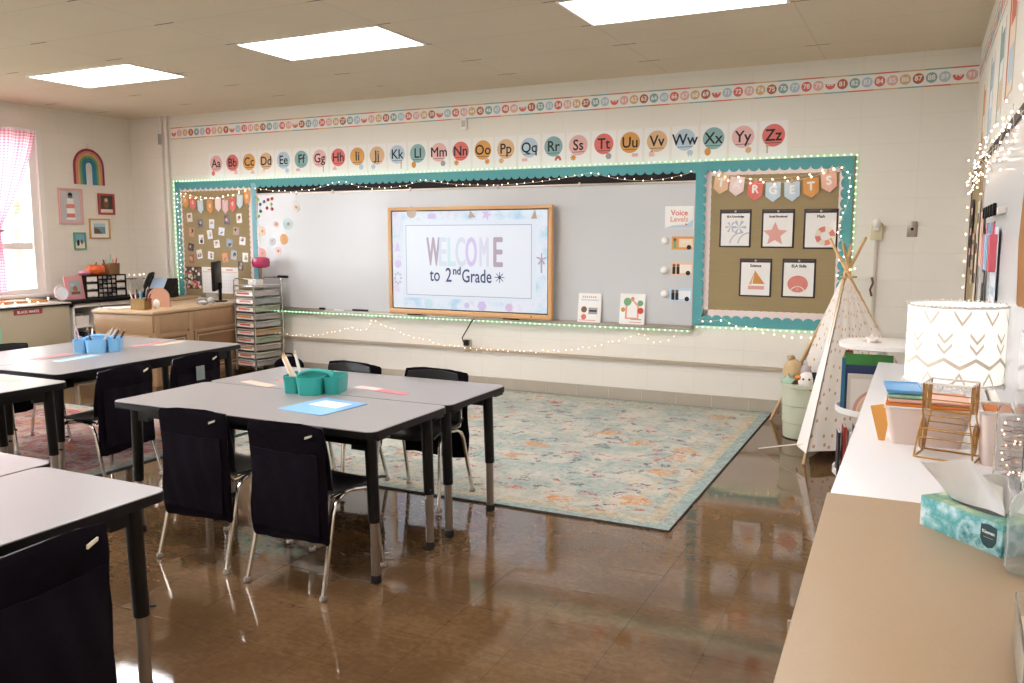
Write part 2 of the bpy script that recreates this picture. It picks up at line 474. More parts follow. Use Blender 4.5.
        rings = [ring(taper, z0, 0), ring(1, z1, 0), ring(1, z1, t), ring(taper, z0 + t, t)]
        N = len(rings[0]); fs = []
        for i in range(3):
            for k in range(N): fs.append((i * N + k, i * N + (k + 1) % N, (i + 1) * N + (k + 1) % N, (i + 1) * N + k))
        fs.append(tuple(reversed(range(N)))); fs.append(tuple(3 * N + k for k in range(N)))
        return s.add([p for r_ in rings for p in r_], fs, m)
    def build(s, name, parent=None, mw=None, smooth=35):
        me = bpy.data.meshes.new(name)
        me.from_pydata(s.v, [], s.f)
        for m in s.mats: me.materials.append(m)
        me.polygons.foreach_set('material_index', s.fm)
        if s.uv:
            ul = me.uv_layers.new(name='uv')
            for i, p in enumerate(me.polygons):
                if i in s.uv:
                    for li, u in zip(p.loop_indices, s.uv[i]): ul.data[li].uv = u
        me.update()
        if smooth:
            me.polygons.foreach_set('use_smooth', [True] * len(me.polygons))
            me.set_sharp_from_angle(angle=R(smooth))
        o = bpy.data.objects.new(name, me); scene.collection.objects.link(o)
        if parent is not None: o.parent = parent
        if mw is not None: o.matrix_world = mw if parent is None else o.matrix_world; 
        if mw is not None and parent is not None: o.matrix_local = mw
        return o

def tag(o, label=None, cat=None, group=None, kind=None):
    if label: o['label'] = label
    if cat: o['category'] = cat
    if group: o['group'] = group
    if kind: o['kind'] = kind
    return o
def thing(name, label, cat, mw=None, group=None):
    o = bpy.data.objects.new(name, None); o.empty_display_size = 0.05
    scene.collection.objects.link(o)
    if mw is not None: o.matrix_world = mw
    return tag(o, label, cat, group)
def kids(o): return [c for c in bpy.data.objects if c.parent == o]
def copy_tree(o, mw=None, parent=None, label=None):
    c = o.copy(); scene.collection.objects.link(c)
    if parent is not None: c.parent = parent
    if mw is not None: c.matrix_world = mw
    if label: c['label'] = label
    for ch in kids(o): copy_tree(ch, None, c)
    return c
def struct(o): o['kind'] = 'structure'; return o
def at(x, y, z=0.0, rz=0.0): return Matrix.Translation((x, y, z)) @ Matrix.Rotation(rz, 4, 'Z')
def front(x, z, d=0.0, roll=0.0):      # local XY on the front wall, +Z into the room
    return Matrix.Translation((x, 7.0 - d, z)) @ Matrix.Rotation(math.pi / 2, 4, 'X') @ Matrix.Rotation(roll, 4, 'Z')
XL, XR = -8.33, 0.29
def leftw(y, z, d=0.0, roll=0.0):
    m = Matrix(((0, 0, 1, XL + d), (1, 0, 0, y), (0, 1, 0, z), (0, 0, 0, 1)))
    return m @ Matrix.Rotation(roll, 4, 'Z')
def rightw(y, z, d=0.0, roll=0.0):
    m = Matrix(((0, 0, -1, XR - d), (-1, 0, 0, y), (0, 1, 0, z), (0, 0, 0, 1)))
    return m @ Matrix.Rotation(roll, 4, 'Z')

# ---------------------------------------------------------------- room shell
YB, ZC = -1.6, 2.77
struct(MB().box(XL, XR, YB, 7.0, -0.1, 0, M_floor).build('floor', smooth=0))
struct(MB().box(XL - .1, XR + .1, YB - .1, 7.1, ZC, ZC + .1, M_ceil).build('ceiling', smooth=0))
struct(MB().box(XL - .1, XR + .1, 7.0, 7.1, 0, ZC, M_wall).build('wall_front', smooth=0))
struct(MB().box(XR, XR + .1, YB, 7.0, 0, ZC, M_wall_s).build('wall_right', smooth=0))
struct(MB().box(XL, XR, YB - .1, YB, 0, ZC, M_wall_s).build('wall_back', smooth=0))
WIN = [(3.95, 5.84), (1.35, 3.24), (-1.2, 0.69)]; WZ0, WZ1 = 0.84, 2.50
lw = MB()
lw.box(XL - .22, XL, YB, 7.0, 0, WZ0, M_wall_s).box(XL - .22, XL, YB, 7.0, WZ1, ZC, M_wall_s)
ys = [YB] + [v for w in sorted(WIN) for v in w] + [7.0]
for i in range(0, len(ys), 2): lw.box(XL - .22, XL, ys[i], ys[i + 1], WZ0, WZ1, M_wall_s)
struct(lw.build('wall_left', smooth=0))
# base tiles: glazed blocks with light joints
bb = MB(); x = XL
bb.box(XL, XR, 6.988, 7.0, 0, 0.10, M_tilejoint)
x = -0.93 + 0.3048 * 4
while x > XL:
    bb.box(max(x - 0.300, XL), min(x, XR), 6.982, 6.999, 0.0, 0.108, M_tile); x -= 0.3048
struct(bb.build('baseboard_front', smooth=0))
struct(MB().box(XR - .012, XR, YB, 6.98, 0, 0.10, M_tile).build('baseboard_right', smooth=0))
struct(MB().box(XL, XL + .012, YB, 6.98, 0, 0.10, M_tile).build('baseboard_left', smooth=0))
struct(MB().box(-7.68, -0.62, 6.972, 7.0, 0.352, 0.378, M_trim).build('trim_1', smooth=0))

for wi, (y0, y1) in enumerate(WIN):
    L = y1 - y0
    w = bpy.data.objects.new('window_%d' % (wi + 1), None); scene.collection.objects.link(w); w.matrix_world = leftw(y0, WZ0, 0); struct(w)
    H = WZ1 - WZ0; f = MB()
    f.box(0.002, .09, 0, H, -.2, -0.02, M_white).box(L - .09, L - .002, 0, H, -.2, -0.02, M_white)
    f.box(.09, L - .09, H - .07, H, -.2, -0.02, M_white).box(.09, L - .09, 0.0, .05, -.2, -0.02, M_white)
    f.box(L / 2 - .03, L / 2 + .03, 0, H, -.19, -.06, M_white).box(.05, L - .05, .46, .53, -.19, -.05, M_white)
    f.box(L - .012, L + .045, -.03, H + .03, -.03, .012, M_white).box(-.045, .012, -.03, H + .03, -.03, .012, M_white).box(-.045, L + .045, H, H + .03, -.03, .014, M_white)
    f.build('window_frame', w)
    MB().box(-.06, L + .06, -.035, 0, -.2, .06, M_white, .004).build('window_sill', w)
    g = MB(); g.box(.06, L - .06, .05, H - .05, -.150, -.146, M_clear); g.build('glass', w)
    MB().box(L * .75 - .06, L * .75 + .04, .535, .55, -.05, -.03, M_alu).build('latch', w)
    bl = MB(); n = 46
    for i in range(n):
        z = .05 + (H - .12) * i / n
        for a, b in ((.09, L / 2 - .04), (L / 2 + .04, L - .09)):
            bl.box(a, b, z, z + .0012, -.135, -.120, M_white)
    if wi == 0: bl.build('blind', w)

# yard beyond the windows
M_grass = mat('lawn', '#8c9279', 0.9, noise=0.15, nscale=3)
struct(MB().box(-60, XL - .3, -25, 35, -.35, -.25, M_grass).build('ground_outside', smooth=0))
tr = thing('tree', 'leafy green tree on the lawn beyond the window', 'tree', at(-19.5, 13.0, -.25))
MB().tube([(0, 0, 0), (.1, 0, 1.2), (0, .1, 2.6), (.1, .1, 3.6)], .22, mat('bark', '#5c4a3a', .9), 9, .1).build('trunk', tr)
lf = MB(); M_leaf = mat('leaves', '#8fae74', .8)
for i in range(900):
    a, b, r_ = rnd.uniform(0, 6.28), rnd.uniform(-1, 1), rnd.uniform(.5, 1) * 1.9
    c = Vector((r_ * math.cos(a) * math.sqrt(1 - b * b), r_ * math.sin(a) * math.sqrt(1 - b * b), 3.6 + b * r_))
    d1 = Vector((rnd.gauss(0, 1), rnd.gauss(0, 1), rnd.gauss(0, 1))).normalized() * .16; d2 = d1.orthogonal().normalized() * .08
    lf.add([c - d1, c + d2, c + d1, c - d2], [(0, 1, 2, 3)], M_leaf)
lf.build('foliage', tr, smooth=0)

# ---------------------------------------------------------------- ceiling lights
M_diff = mat('lit_diffuser', '#ffffff', .5, emit=LAMP_POWER, ecol='#fffcff')
M_troffer = mat('troffer_metal', '#f2ece4', .4)
def light(mw, label):
    t = thing('ceiling_light', label, 'ceiling light', mw, 'recessed fluorescent ceiling lights')
    f = MB(); L, W = 1.21, .60; e = .018
    f.box(0, L, 0, e, -.008, 0, M_troffer).box(0, L, W - e, W, -.008, 0, M_troffer).box(0, e, e, W - e, -.008, 0, M_troffer).box(L - e, L, e, W - e, -.008, 0, M_troffer)
    f.build('light_frame', t)
    MB().box(e, L - e, e, W - e, -.006, -.001, M_diff).build('diffuser', t, smooth=0)
    return t
LX = [(-6.855, 'leftmost of the front row, nearest the window'), (-4.415, 'middle one of the front row'), (-1.975, 'rightmost of the front row, above the rug')]
for x, w in LX: light(at(x, 4.62 + (.13 if x < -6 else 0), ZC), 'recessed white ceiling light panel, ' + w)
for j, y in enumerate((2.18, -.26)):
    for i, (x, w) in enumerate(LX):
        light(at(x, y, ZC), 'recessed white ceiling light panel of the %s row, %s' % (('middle', 'rear')[j], ('window side', 'centre', 'counter side')[i]))
# smoke detector style sprinkler on ceiling
tag(MB().disc(-3.9, 2.95, .035, ZC - .02, ZC, mat('dark_grille', '#3a302a', .7), 16).build('ceiling_sprinkler'), 'small dark round sprinkler cap in the ceiling between the light rows', 'sprinkler')

# ---------------------------------------------------------------- fairy lights helper
def bulb_mesh(r, m):
    b = MB().ball((0, 0, 0), r, r, r * 1.2, m, 8, 5); o = b.build('bulb'); me = o.data; bpy.data.objects.remove(o); return me
def string(name, label, pts, nb, wire=M_wire, r=.0045, group=None, jit=.012, depth=(0, -1, 0), bm_=M_bulb, wr=.0012, part='bulb'):
    """a wire through pts with nb bulbs along it"""
    pts = [Vector(p) for p in pts]
    root = thing(name, label, 'string lights', Matrix.Translation(pts[0]), group)
    o0 = pts[0]; loc = [p - o0 for p in pts]
    # resample with sag already in the points
    MB().tube(loc, wr, wire, 5).build('wire', root)
    seg = [(loc[i + 1] - loc[i]).length for i in range(len(loc) - 1)]; tot = sum(seg); me = bulb_mesh(r, bm_)
    rest = MB(); c = 0
    for k in range(nb):
        t = tot * (k + .5) / nb; i = 0
        while i < len(seg) - 1 and t > seg[i]: t -= seg[i]; i += 1
        p = loc[i].lerp(loc[i + 1], t / max(seg[i], 1e-6)) + Vector((rnd.uniform(-jit, jit) * (1 if depth[0] == 0 else .2), rnd.uniform(-jit, jit) * (1 if depth[1] == 0 else .2), rnd.uniform(-jit, jit))) + Vector(depth) * (r + wr)
        if c < 100:
            ob = bpy.data.objects.new(part, me); scene.collection.objects.link(ob); ob.parent = root; ob.location = p; c += 1
        else:
            rest.ball(p, r, r, r, bm_, 6, 4)
    if rest.v: tag(rest.build(part, root), kind='stuff')
    return root
def sag(a, b, d, n=10):
    a, b = Vector(a), Vector(b)
    return [tuple(a.lerp(b, i / n) - Vector((0, 0, d * 4 * (i / n) * (1 - i / n)))) for i in range(n + 1)]

# ================================================================ FRONT WALL DISPLAY
def scallop(L, w, depth, pitch):
    """band from y=0 (straight) down to y=-w with scallops of given depth, x 0..L"""
    n = max(1, round(L / pitch)); p = L / n; pts = [(0, 0), (0, -w)]
    for i in range(n):
        for k in range(1, 9):
            a = math.pi * k / 8
            pts.append((p * (i + .5) - p / 2 * math.cos(a), -w - depth * math.sin(a)))
    pts.append((L, 0)); return list(reversed(pts))
def band(name, x, z, L, w, depth, pitch, m, ang, d, parent=None):
    b = MB(); n = max(1, round(L / pitch)); p = L / n
    b.box(0, L, -w, 0, 0, .0012, m)
    for i in range(n):       # each scallop a half disc
        pts = [(p * (i + .5) - p / 2 * math.cos(math.pi * k / 8), -w - depth * math.sin(math.pi * k / 8)) for k in range(9)]
        b.prism(pts, 0, .0012, m)
    return b.build(name, parent, front(x, z, d, ang), smooth=0)

# number line
nl = thing('number_line', 'long paper number line strip with coloured circles 0 to 91 high on the front wall', 'number line', front(-7.672, 2.515, .001))
LN = 92 * .0865 + .005
MB().box(0, LN, 0, .128, 0, .0012, M_paper).build('paper_strip', nl, smooth=0)
for nm, y0, y1, o_ in (('upper_edge', .118, .128, 0), ('lower_edge', 0, .010, 2)):
    b = MB()
    for i in range(46): b.box(i * .173, (i + 1) * .173, y0, y1, .0012, .0016, pal(CYC[(i * 2 + o_) % 6]))
    b.build(nm, nl, smooth=0)
for i in range(92):
    b = MB()
    if i % 10 == 0:
        b.prism([(.036 * math.cos(a), .002 + .036 * math.sin(a)) for a in [math.pi + math.pi * k / 10 for k in range(11)]], .0012, .0017, pal('red')); b.box(-.036, .036, .002, .007, .0012, .0017, pal('rust'))
    else: b.disc(0, 0, .038, .0012, .0017, pal(CYC[i % 6]), 18)
    c = b.build('number_circle', nl, smooth=0); c.location = ((i + .5) * .0865, .064, 0)
    MB().text(str(i), 0, .010 if i % 10 == 0 else 0, .036, .0019, M_paper, bold=.0014).build('numeral', c, smooth=0)

# alphabet cards
def picture(b, k, cx, cy, s, z):
    """small printed pictures for cards"""
    k = k % 13; z1 = z + .0005
    if k == 0: b.disc(cx, cy, s * .8, z, z1, pal('red'), 16).box(cx - .1 * s, cx + .1 * s, cy + .7 * s, cy + 1.1 * s, z, z1, pal('brown'))
    elif k == 1: b.box(cx - .7 * s, cx + .7 * s, cy - .6 * s, cy + .6 * s, z, z1, pal('pink')).box(cx - .3 * s, cx + .3 * s, cy + .6 * s, cy + .9 * s, z, z1, pal('rust'))
    elif k == 2: b.prism([(cx - s, cy - .6 * s), (cx + s, cy - .6 * s), (cx, cy + .9 * s)], z, z1, pal('pink'))
    elif k == 3: b.disc(cx, cy, s * .9, z, z1, pal('cream'), 14, 1, .7).disc(cx + .5 * s, cy + .5 * s, s * .4, z, z1, pal('tan'), 12)
    elif k == 4: b.disc(cx, cy, s * .8, z, z1, pal('blue'), 14, 1, .8).box(cx - .5 * s, cx - .2 * s, cy - s, cy - .3 * s, z, z1, pal('blue')).box(cx + .2 * s, cx + .5 * s, cy - s, cy - .3 * s, z, z1, pal('blue'))
    elif k == 5: b.disc(cx - .4 * s, cy, .5 * s, z, z1, pal('pink'), 12).disc(cx + .4 * s, cy, .5 * s, z, z1, pal('pink'), 12)
    elif k == 6: b.box(cx - .15 * s, cx + .15 * s, cy - s, cy + s, z, z1, pal('grey')).disc(cx, cy + .8 * s, .4 * s, z, z1, pal('tan'), 12)
    elif k == 7: b.disc(cx, cy, .8 * s, z, z1, pal('tan'), 7)
    elif k == 8: b.disc(cx, cy, .9 * s, z, z1, pal('blue'), 8)
    elif k == 9:
        pts = [(cx + (s if i % 2 == 0 else .55 * s) * math.cos(math.pi * i / 8), cy + (s if i % 2 == 0 else .55 * s) * math.sin(math.pi * i / 8)) for i in range(16)]
        b.prism(pts, z, z1, pal('orange'))
    elif k == 10: b.disc(cx, cy, s * .9, z, z1, pal('grey'), 6)
    elif k == 11: b.disc(cx, cy, s, z, z1, pal('orange'), 12, .8, 1)
    else: b.prism([(cx + s * math.cos(a), cy - .6 * s + 1.4 * s * math.sin(a)) for a in [math.pi * q / 10 for q in range(11)]] + [(cx - .4 * s, cy - .6 * s), (cx + .4 * s, cy - .6 * s)][:0], z, z1, pal('rust')).disc(cx, cy - .5 * s, .4 * s, z1, z1 + .0003, M_lamcard, 12)
PIC = [(0, -1, 'a red apple'), (1, 1, 'a pink bag'), (2, 1, 'a pink triangle'), (3, -1, 'a cream dog shape'), (4, 1, 'a blue elephant shape'), (5, -1, 'a pink fish shape'), (6, 1, 'a grey brush'),
       (2, -1, 'a pale house shape'), (8, 1, 'a pale blue gem'), (4, -1, 'a blue jar shape'), (6, 1, 'a grey stick'), (11, -1, 'an orange leaf'), (10, 1, 'a grey blob'), (9, -1, 'a yellow star'),
       (9, 1, 'a yellow burst'), (7, -1, 'a tan coin'), (5, -1, 'a pink bow'), (12, 1, 'a rust rainbow'), (9, -1, 'an orange sun'), (10, 1, 'a grey hexagon'), (5, 1, 'a pink cloud'), (1, -1, 'a pink van shape'),
       (4, 1, 'a blue whale shape'), (11, -1, 'an orange fox shape'), (7, 1, 'a tan ball'), (6, -1, 'a striped stick')]
CN = {'red': 'coral red', 'pink': 'pale pink', 'tan': 'tan', 'rust': 'orange', 'teal': 'teal green', 'blue': 'light blue'}
for i in range(26):
    U = chr(65 + i); pair = U + U.lower()
    ckey = ['pink', 'red', 'rust', 'tan', 'blue', 'teal'][i % 6]
    x = -7.012 + i * .2359; z = 2.215
    c = thing('alphabet_card', 'white laminated alphabet card reading %s on a %s circle with %s' % (pair, CN[ckey], PIC[i][2]), 'alphabet card', front(x, z - .02, .0015), 'alphabet cards above the whiteboard')
    MB().box(-.108, .108, -.142, .142, 0, .0012, M_lamcard).build('card', c, smooth=0)
    colr = mat('print_mustard', '#d69a48', .5) if ckey == 'rust' else pal(ckey)
    MB().disc(0, .03, .088, .0012, .0017, colr, 28).build('coloured_circle', c, smooth=0)
    MB().text(pair, 0, .028, .092, .0021, M_ink, sx=.95, bold=.002).box(-.06, .06, -.03, -.026, .0018, .0021, M_ink).build('lettering', c, smooth=0)
    b = MB(); picture(b, PIC[i][0], .045 * PIC[i][1], -.075, .032, .002); b.build('picture', c, smooth=0)

# small sensor box high on wall
s_ = thing('wall_sensor', 'small white box on the wall between the number line and letter Nn', 'sensor', front(-3.90, 2.47, 0))
MB().box(-.035, .035, -.055, .055, 0, .03, M_white, .006).build('housing', s_)
MB().box(-.02, .02, -.03, .03, .03, .032, M_alu).build('front_plate', s_)

# ---- teal border around the boards
tb = thing('teal_border', 'teal scalloped paper border framing the whiteboard and both pin boards', 'border', front(-7.64, 2.05, 0))
tbi = front(-7.64, 2.05, 0).inverted()
def tband(x, z, L, w, ang, m=M_teal, d=.0135, dep=.030, pitch=.078, nm='border_strip'):
    o = band(nm, x, z, L, w, dep, pitch, m, ang, d); mw = front(x, z, d, ang); o.parent = tb; o.matrix_local = tbi @ mw; return o
tband(-7.64, 2.037, 7.13, .058, 0, d=.0145)
tband(-7.64, .70, 1.35, .055, R(90), d=.0155)             # left edge, scallops face right
tband(-6.515, .70, 1.30, .045, R(90), d=.016, m=mat('light_blue_border', '#7fb6c4', .6))
tband(-1.715, .70, 1.30, .058, R(90), d=.031)     # between whiteboard and right board
tband(-.51, 2.037, 1.342, .058, R(-90), d=.0165)
tband(-.51, .695, 1.205, .06, R(180), d=.0180)

bl_ = thing('backing_board', 'black backing strip showing above the whiteboard under the teal border', 'backing board', front(-6.44, 1.96, .002))
MB().box(0, 4.74, -.14, .06, 0, .009, M_blackpaper).build('black_paper', bl_, smooth=0)

# ---- whiteboard
wb = thing('whiteboard', 'long white dry erase board with aluminium edge and tray behind the screen', 'whiteboard', front(-6.44, .66, 0))
MB().box(.012, 4.72, .03, 1.212, .005, .02, M_wb).build('writing_surface', wb, smooth=0)
f = MB(); f.box(0, .014, 0, 1.228, 0, .026, M_alu, .002).box(4.718, 4.732, 0, 1.228, 0, .026, M_alu, .002).box(0, 4.732, 1.211, 1.230, 0, .028, M_alu, .002)
f.build('board_frame', wb)
MB().box(0, 4.732, -.005, .012, 0, .075, M_alu, .003).box(0, 4.732, .012, .03, 0, .026, M_alu).box(0, 4.732, .012, .022, .068, .075, M_alu).build('marker_tray', wb)
for i, xx in enumerate((.55, 1.02, 1.95, 2.9, 3.7)):
    MB().box(xx - .008, xx + .008, 1.203, 1.243, .026, .04, M_alu, .002).build('map_hook', wb)

# ---- left pin board
pb = thing('pin_board', 'left burlap pin board covered with small photos behind the desk', 'pin board', front(-7.60, .72, .001))
MB().box(.0, 1.17, 0, 1.29, 0, .010, M_burlap).build('burlap', pb, smooth=0)
def bmi(p): return front(-7.60, .72, .001).inverted()
def pbband(x, z, L, ang, parent):
    o = band('paper_edging', x, z, L, .03, .016, .055, M_pinkpaper, ang, .0115); o.parent = parent; o.matrix_local = bmi(parent) @ front(x, z, .0115, ang)
pbband(-7.585, 1.975, 1.12, 0, pb); pbband(-7.585, .72, 1.26, R(90), pb); pbband(-6.515, 1.975, 1.26, R(-90), pb)
# ---- right pin board
rb = thing('pin_board', 'right burlap pin board with five black clipboard posters beside the teepee', 'pin board', front(-1.66, .70, .001))
MB().box(0, 1.165, 0, 1.34, 0, .010, M_burlap).build('burlap', rb, smooth=0)
for x, z, L, a in ((-1.66, 1.99, 1.12, 0), (-1.655, .74, 1.25, R(90)), (-.545, 1.98, 1.24, R(-90)), (-.55, .765, 1.1, R(180))):
    o = band('paper_edging', x, z, L, .062, .004, .06, M_pinkpaper, a, .0105); o.parent = rb; o.matrix_local = front(-1.66, .70, .001).inverted() @ front(x, z, .0105, a)

# ---- pennants
def pennant(name, x, z, ch, colk, label, group, w=.105, h=.15, pinkish=None, roll=0, d=.02, lm=None):
    t = thing(name, label, 'pennant', front(x, z, d, roll), group)
    c = mat('pennant_' + colk, {'tan': '#e2bb95', 'pinkpat': '#efd6d4', 'red': '#dd7268', 'blue': '#c1d4de', 'orange': '#d99850', 'pink': '#eac3c6', 'peach': '#e7b6a0'}[colk], .6, noise=.12, nscale=18)
    MB().prism([(-w / 2, h / 2), (-w / 2, -h * .22), (0, -h / 2), (w / 2, -h * .22), (w / 2, h / 2)], 0, .002, c).build('paper_flag', t, smooth=0)
    if ch: MB().text(ch, 0, h * .08, h * .42, .0023, lm or M_paper, bold=.004).build('letter', t, smooth=0)
    else: MB().disc(0, h * .08, w * .2, .002, .0024, lm or M_paper, 10, .8, 1.3).disc(0, h * .08, w * .09, .0024, .0027, c, 8, .7, 1.4).build('pale_mark', t, smooth=0)
    MB().box(-.008, .008, h / 2 - .012, h / 2 + .022, .002, .010, M_wood, .002).build('clothespin', t)
gR = 'TARGETS pennants on the right pin board'
TP = [(-1.511, 1.851, 'T', 'tan', .12), (-1.385, 1.832, 'A', 'pinkpat', .08), (-1.239, 1.793, 'R', 'red', .04), (-1.099, 1.782, 'G', 'blue', 0), (-.955, 1.782, 'E', 'blue', -.04), (-.814, 1.806, 'T', 'orange', -.07), (-.684, 1.846, 'S', 'peach', -.12)]
TL = ['tan pennant with letter T at the left end of the TARGETS banner', 'pink patterned pennant with letter A on the TARGETS banner', 'coral pennant with letter R on the TARGETS banner', 'pale blue patterned pennant with letter G on the TARGETS banner',
      'pale blue pennant with letter E on the TARGETS banner', 'orange pennant with letter T near the right end of the TARGETS banner', 'peach pennant with letter S at the right end of the TARGETS banner']
for (x, z, ch, ck, ro), lb in zip(TP, TL): pennant('pennant', x, z, ch, ck, lb, gR, roll=-ro, w=.115, h=.155)
tag(MB().tube([(x, 6.985, z + .085) for x, z in [(-1.6, 1.865)] + [(p[0], p[1]) for p in TP] + [(-.58, 1.875)]], .0018, M_wire, 5).build('banner_cord'), 'thin cord carrying the TARGETS pennants across the right pin board', 'cord')
PL = [(-7.477, 1.823, 'C', 'orange', 'orange'), (-7.368, 1.799, 'L', 'red', 'coral'), (-7.253, 1.761, 'A', 'blue', 'pale blue'), (-7.113, 1.759, 'S', 'orange', 'orange'), (-6.991, 1.778, 'S', 'pinkpat', 'pale pink'), (-6.887, 1.755, 'M', 'pink', 'pink'), (-6.781, 1.775, 'A', 'red', 'coral'), (-6.675, 1.808, 'T', 'blue', 'pale blue'), (-6.576, 1.849, 'E', 'orange', 'orange')]
for i, (x, z, ch, ck, cn) in enumerate(PL):
    w_ = ['far left end', 'second from the left', 'third from the left', 'fourth from the left', 'middle', 'fourth from the right', 'third from the right', 'second from the right', 'far right end'][i]
    pennant('pennant', x, z, '', ck, '%s pennant at the %s of the left pin board banner' % (cn, w_) if 'end' in w_ or w_ == 'middle' else '%s pennant, %s, on the left pin board banner' % (cn, w_), 'pennants on the left pin board', roll=.12 - i * .03, w=.085, h=.15, lm=pal('cream'))
tag(MB().tube([(x, 6.985, z + .082) for x, z in [(-7.56, 1.86)] + [(p[0], p[1]) for p in PL] + [(-6.5, 1.87)]], .0018, M_wire, 5).build('banner_cord'), 'thin cord carrying the pennants across the left pin board', 'cord')

# ---- clipboard posters
M_clipb = mat('black_clipboard', '#2a2326', .4)
def clip(x0, z0, x1, z1, word, label, pic):
    cx, cz = (x0 + x1) / 2, (z0 + z1) / 2; w, h = abs(x1 - x0), abs(z0 - z1)
    t = thing('clipboard_poster', label, 'poster', front(cx, cz, .0105), 'clipboard posters on the right pin board')
    MB().box(-w / 2, w / 2, -h / 2, h / 2, 0, .005, M_clipb, .0015).build('clipboard', t)
    MB().box(-w / 2 + .014, w / 2 - .014, -h / 2 + .012, h / 2 - .032, .005, .006, M_paper).build('poster_sheet', t, smooth=0)
    MB().box(-w * .44, w * .44, h / 2 - .026, h / 2 - .010, .005, .012, mat('clip_metal', '#54494a', .35, .8), .003).disc(0, h / 2 - .017, .009, .012, .016, M_alu, 10).build('clip', t)
    MB().text(word, 0, h * .31, .022 if len(word) < 12 else .016, .0065, M_ink, bold=.0012, sx=.95).build('title_lettering', t, smooth=0)
    b = MB(); pic(b); b.build('picture', t, smooth=0)
def arc(b, cx, cy, r, w, a0, a1, z, m, n=10):
    pts = [(cx + r * math.cos(R(a0 + (a1 - a0) * k / n)), cy + r * math.sin(R(a0 + (a1 - a0) * k / n))) for k in range(n + 1)] + [(cx + (r - w) * math.cos(R(a1 + (a0 - a1) * k / n)), cy + (r - w) * math.sin(R(a1 + (a0 - a1) * k / n))) for k in range(n + 1)]
    for k in range(n): b.add([(pts[k][0], pts[k][1], z), (pts[k + 1][0], pts[k + 1][1], z), (pts[-k - 2][0], pts[-k - 2][1], z), (pts[-k - 1][0], pts[-k - 1][1], z)], [(0, 1, 2, 3)], m)
M_lilac = mat('print_lilac', '#b9bccb', .5); M_palered = mat('print_coral_pale', '#e0a49a', .5); M_cor = mat('print_coral', '#dd8579', .5)
def palm(b):
    for ox, s in ((-.035, .8), (.03, 1.05)):
        arc(b, ox + .09, -.13, .10, .010, 95, 175, .0066, M_lilac)
        for a in range(0, 360, 60): b.prism([(ox, -.03 * s + .04), (ox + .055 * s * math.cos(R(a + 12)), .01 + .055 * s * math.sin(R(a + 12))), (ox + .055 * s * math.cos(R(a - 12)), .01 + .055 * s * math.sin(R(a - 12)))], .0062, .0066, M_lilac)
def star(b):
    b.prism([(-.02 + (.098 if i % 2 == 0 else .045) * math.sin(math.pi * i / 5), -.045 + (.098 if i % 2 == 0 else .045) * math.cos(math.pi * i / 5)) for i in range(9, -1, -1)], .0062, .0066, M_palered)
def ring(b):
    for a in range(0, 360, 90):
        arc(b, .035, -.055, .074, .040, a, a + 45, .0066, M_cor); arc(b, .035, -.055, .074, .040, a + 45, a + 90, .0066, pal('cream'))
def boat(b):
    b.prism([(-.02, -.05), (.075, -.05), (-.005, .06)], .0062, .0066, mat('print_amber', '#d18f45', .5)); b.prism([(-.05, -.055), (-.028, -.055), (-.008, .045)], .0062, .0066, pal('tan'))
    b.box(-.055, .07, -.095, -.065, .0062, .0066, M_palered)
def shell(b):
    b.disc(-.005, -.045, .078, .0062, .0066, M_cor, 22, 1, .86)
    for k in range(-3, 4): b.tube([(-.005, -.105, .0067), (-.005 + k * .02, .005, .0067)], .0012, M_palered, 4)
    arc(b, -.005, -.12, .06, .008, 20, 160, .0068, pal('cream'))
clip(-1.513, 1.650, -1.260, 1.345, 'ELA Knowledge', 'black clipboard poster with pale lilac palm trees, top left of the five', palm)
clip(-1.179, 1.648, -.926, 1.341, 'Social Emotional', 'black clipboard poster with a pink starfish, top middle of the five', star)
clip(-.858, 1.646, -.604, 1.336, 'Math', 'black clipboard poster reading Math with a red and white life ring', ring)
clip(-1.341, 1.256, -1.086, .948, 'Science', 'black clipboard poster reading Science with an orange sailboat', boat)
clip(-1.007, 1.258, -.752, .949, 'ELA Skills', 'black clipboard poster reading ELA Skills with a coral seashell', shell)

# ---- interactive display
TVY = 6.88
tv = thing('interactive_display', 'large tan framed touch display showing WELCOME to 2nd Grade', 'screen', front(-3.830, 1.200, .035))
W2, H2 = .868, .512
f = MB(); th = .045
for x0, x1, y0, y1 in ((-W2, W2, H2 - .032, H2), (-W2, W2, -H2, -H2 + .046), (-W2, -W2 + .036, -H2 + .046, H2 - .032), (W2 - .036, W2, -H2 + .046, H2 - .032)):
    f.box(x0, x1, y0, y1, .03, .085, M_tvwood, .004)
f.build('bezel', tv)
MB().box(-W2 + .02, W2 - .02, -H2 + .02, H2 - .02, .012, .07, M_legblk, .004).build('rear_case', tv)
MB().box(-W2 + .034, W2 - .034, -H2 + .044, H2 - .030, .070, .0735, M_black).build('screen_edge', tv, smooth=0)
SCR = watercolour_mat('lit_screen_watercolour', ['#b9dcf0', '#dfeaf6', '#eef0f8', '#e3d8f0'], 5, emit=.41)
def em(n, h, s=.41): return mat('screen_' + n, '#060606', .3, emit=s, ecol=h)
for k in ('white',): pass
MB().box(-W2 + .046, W2 - .046, -H2 + .056, H2 - .042, .0735, .0738, SCR).build('lit_screen', tv, smooth=0)
b = MB(); a = .0740
def rect_line(x0, x1, y0, y1, w, m, z):
    for q in ((x0, x1, y1 - w, y1), (x0, x1, y0, y0 + w), (x0, x0 + w, y0, y1), (x1 - w, x1, y0, y1)): b.box(*q, z, z + .0002, m)
wht = em('white', '#eef1f8'); lil = em('lilac', '#d9c6ef'); mau = em('mauve', '#b9a6b4'); aqu = em('aqua', '#cfe8f2'); nav = em('navy', '#26376b'); fai = em('faint', '#d8e3f0'); tnn = em('tan', '#c2a692'); gry = em('line', '#8a8fa8')
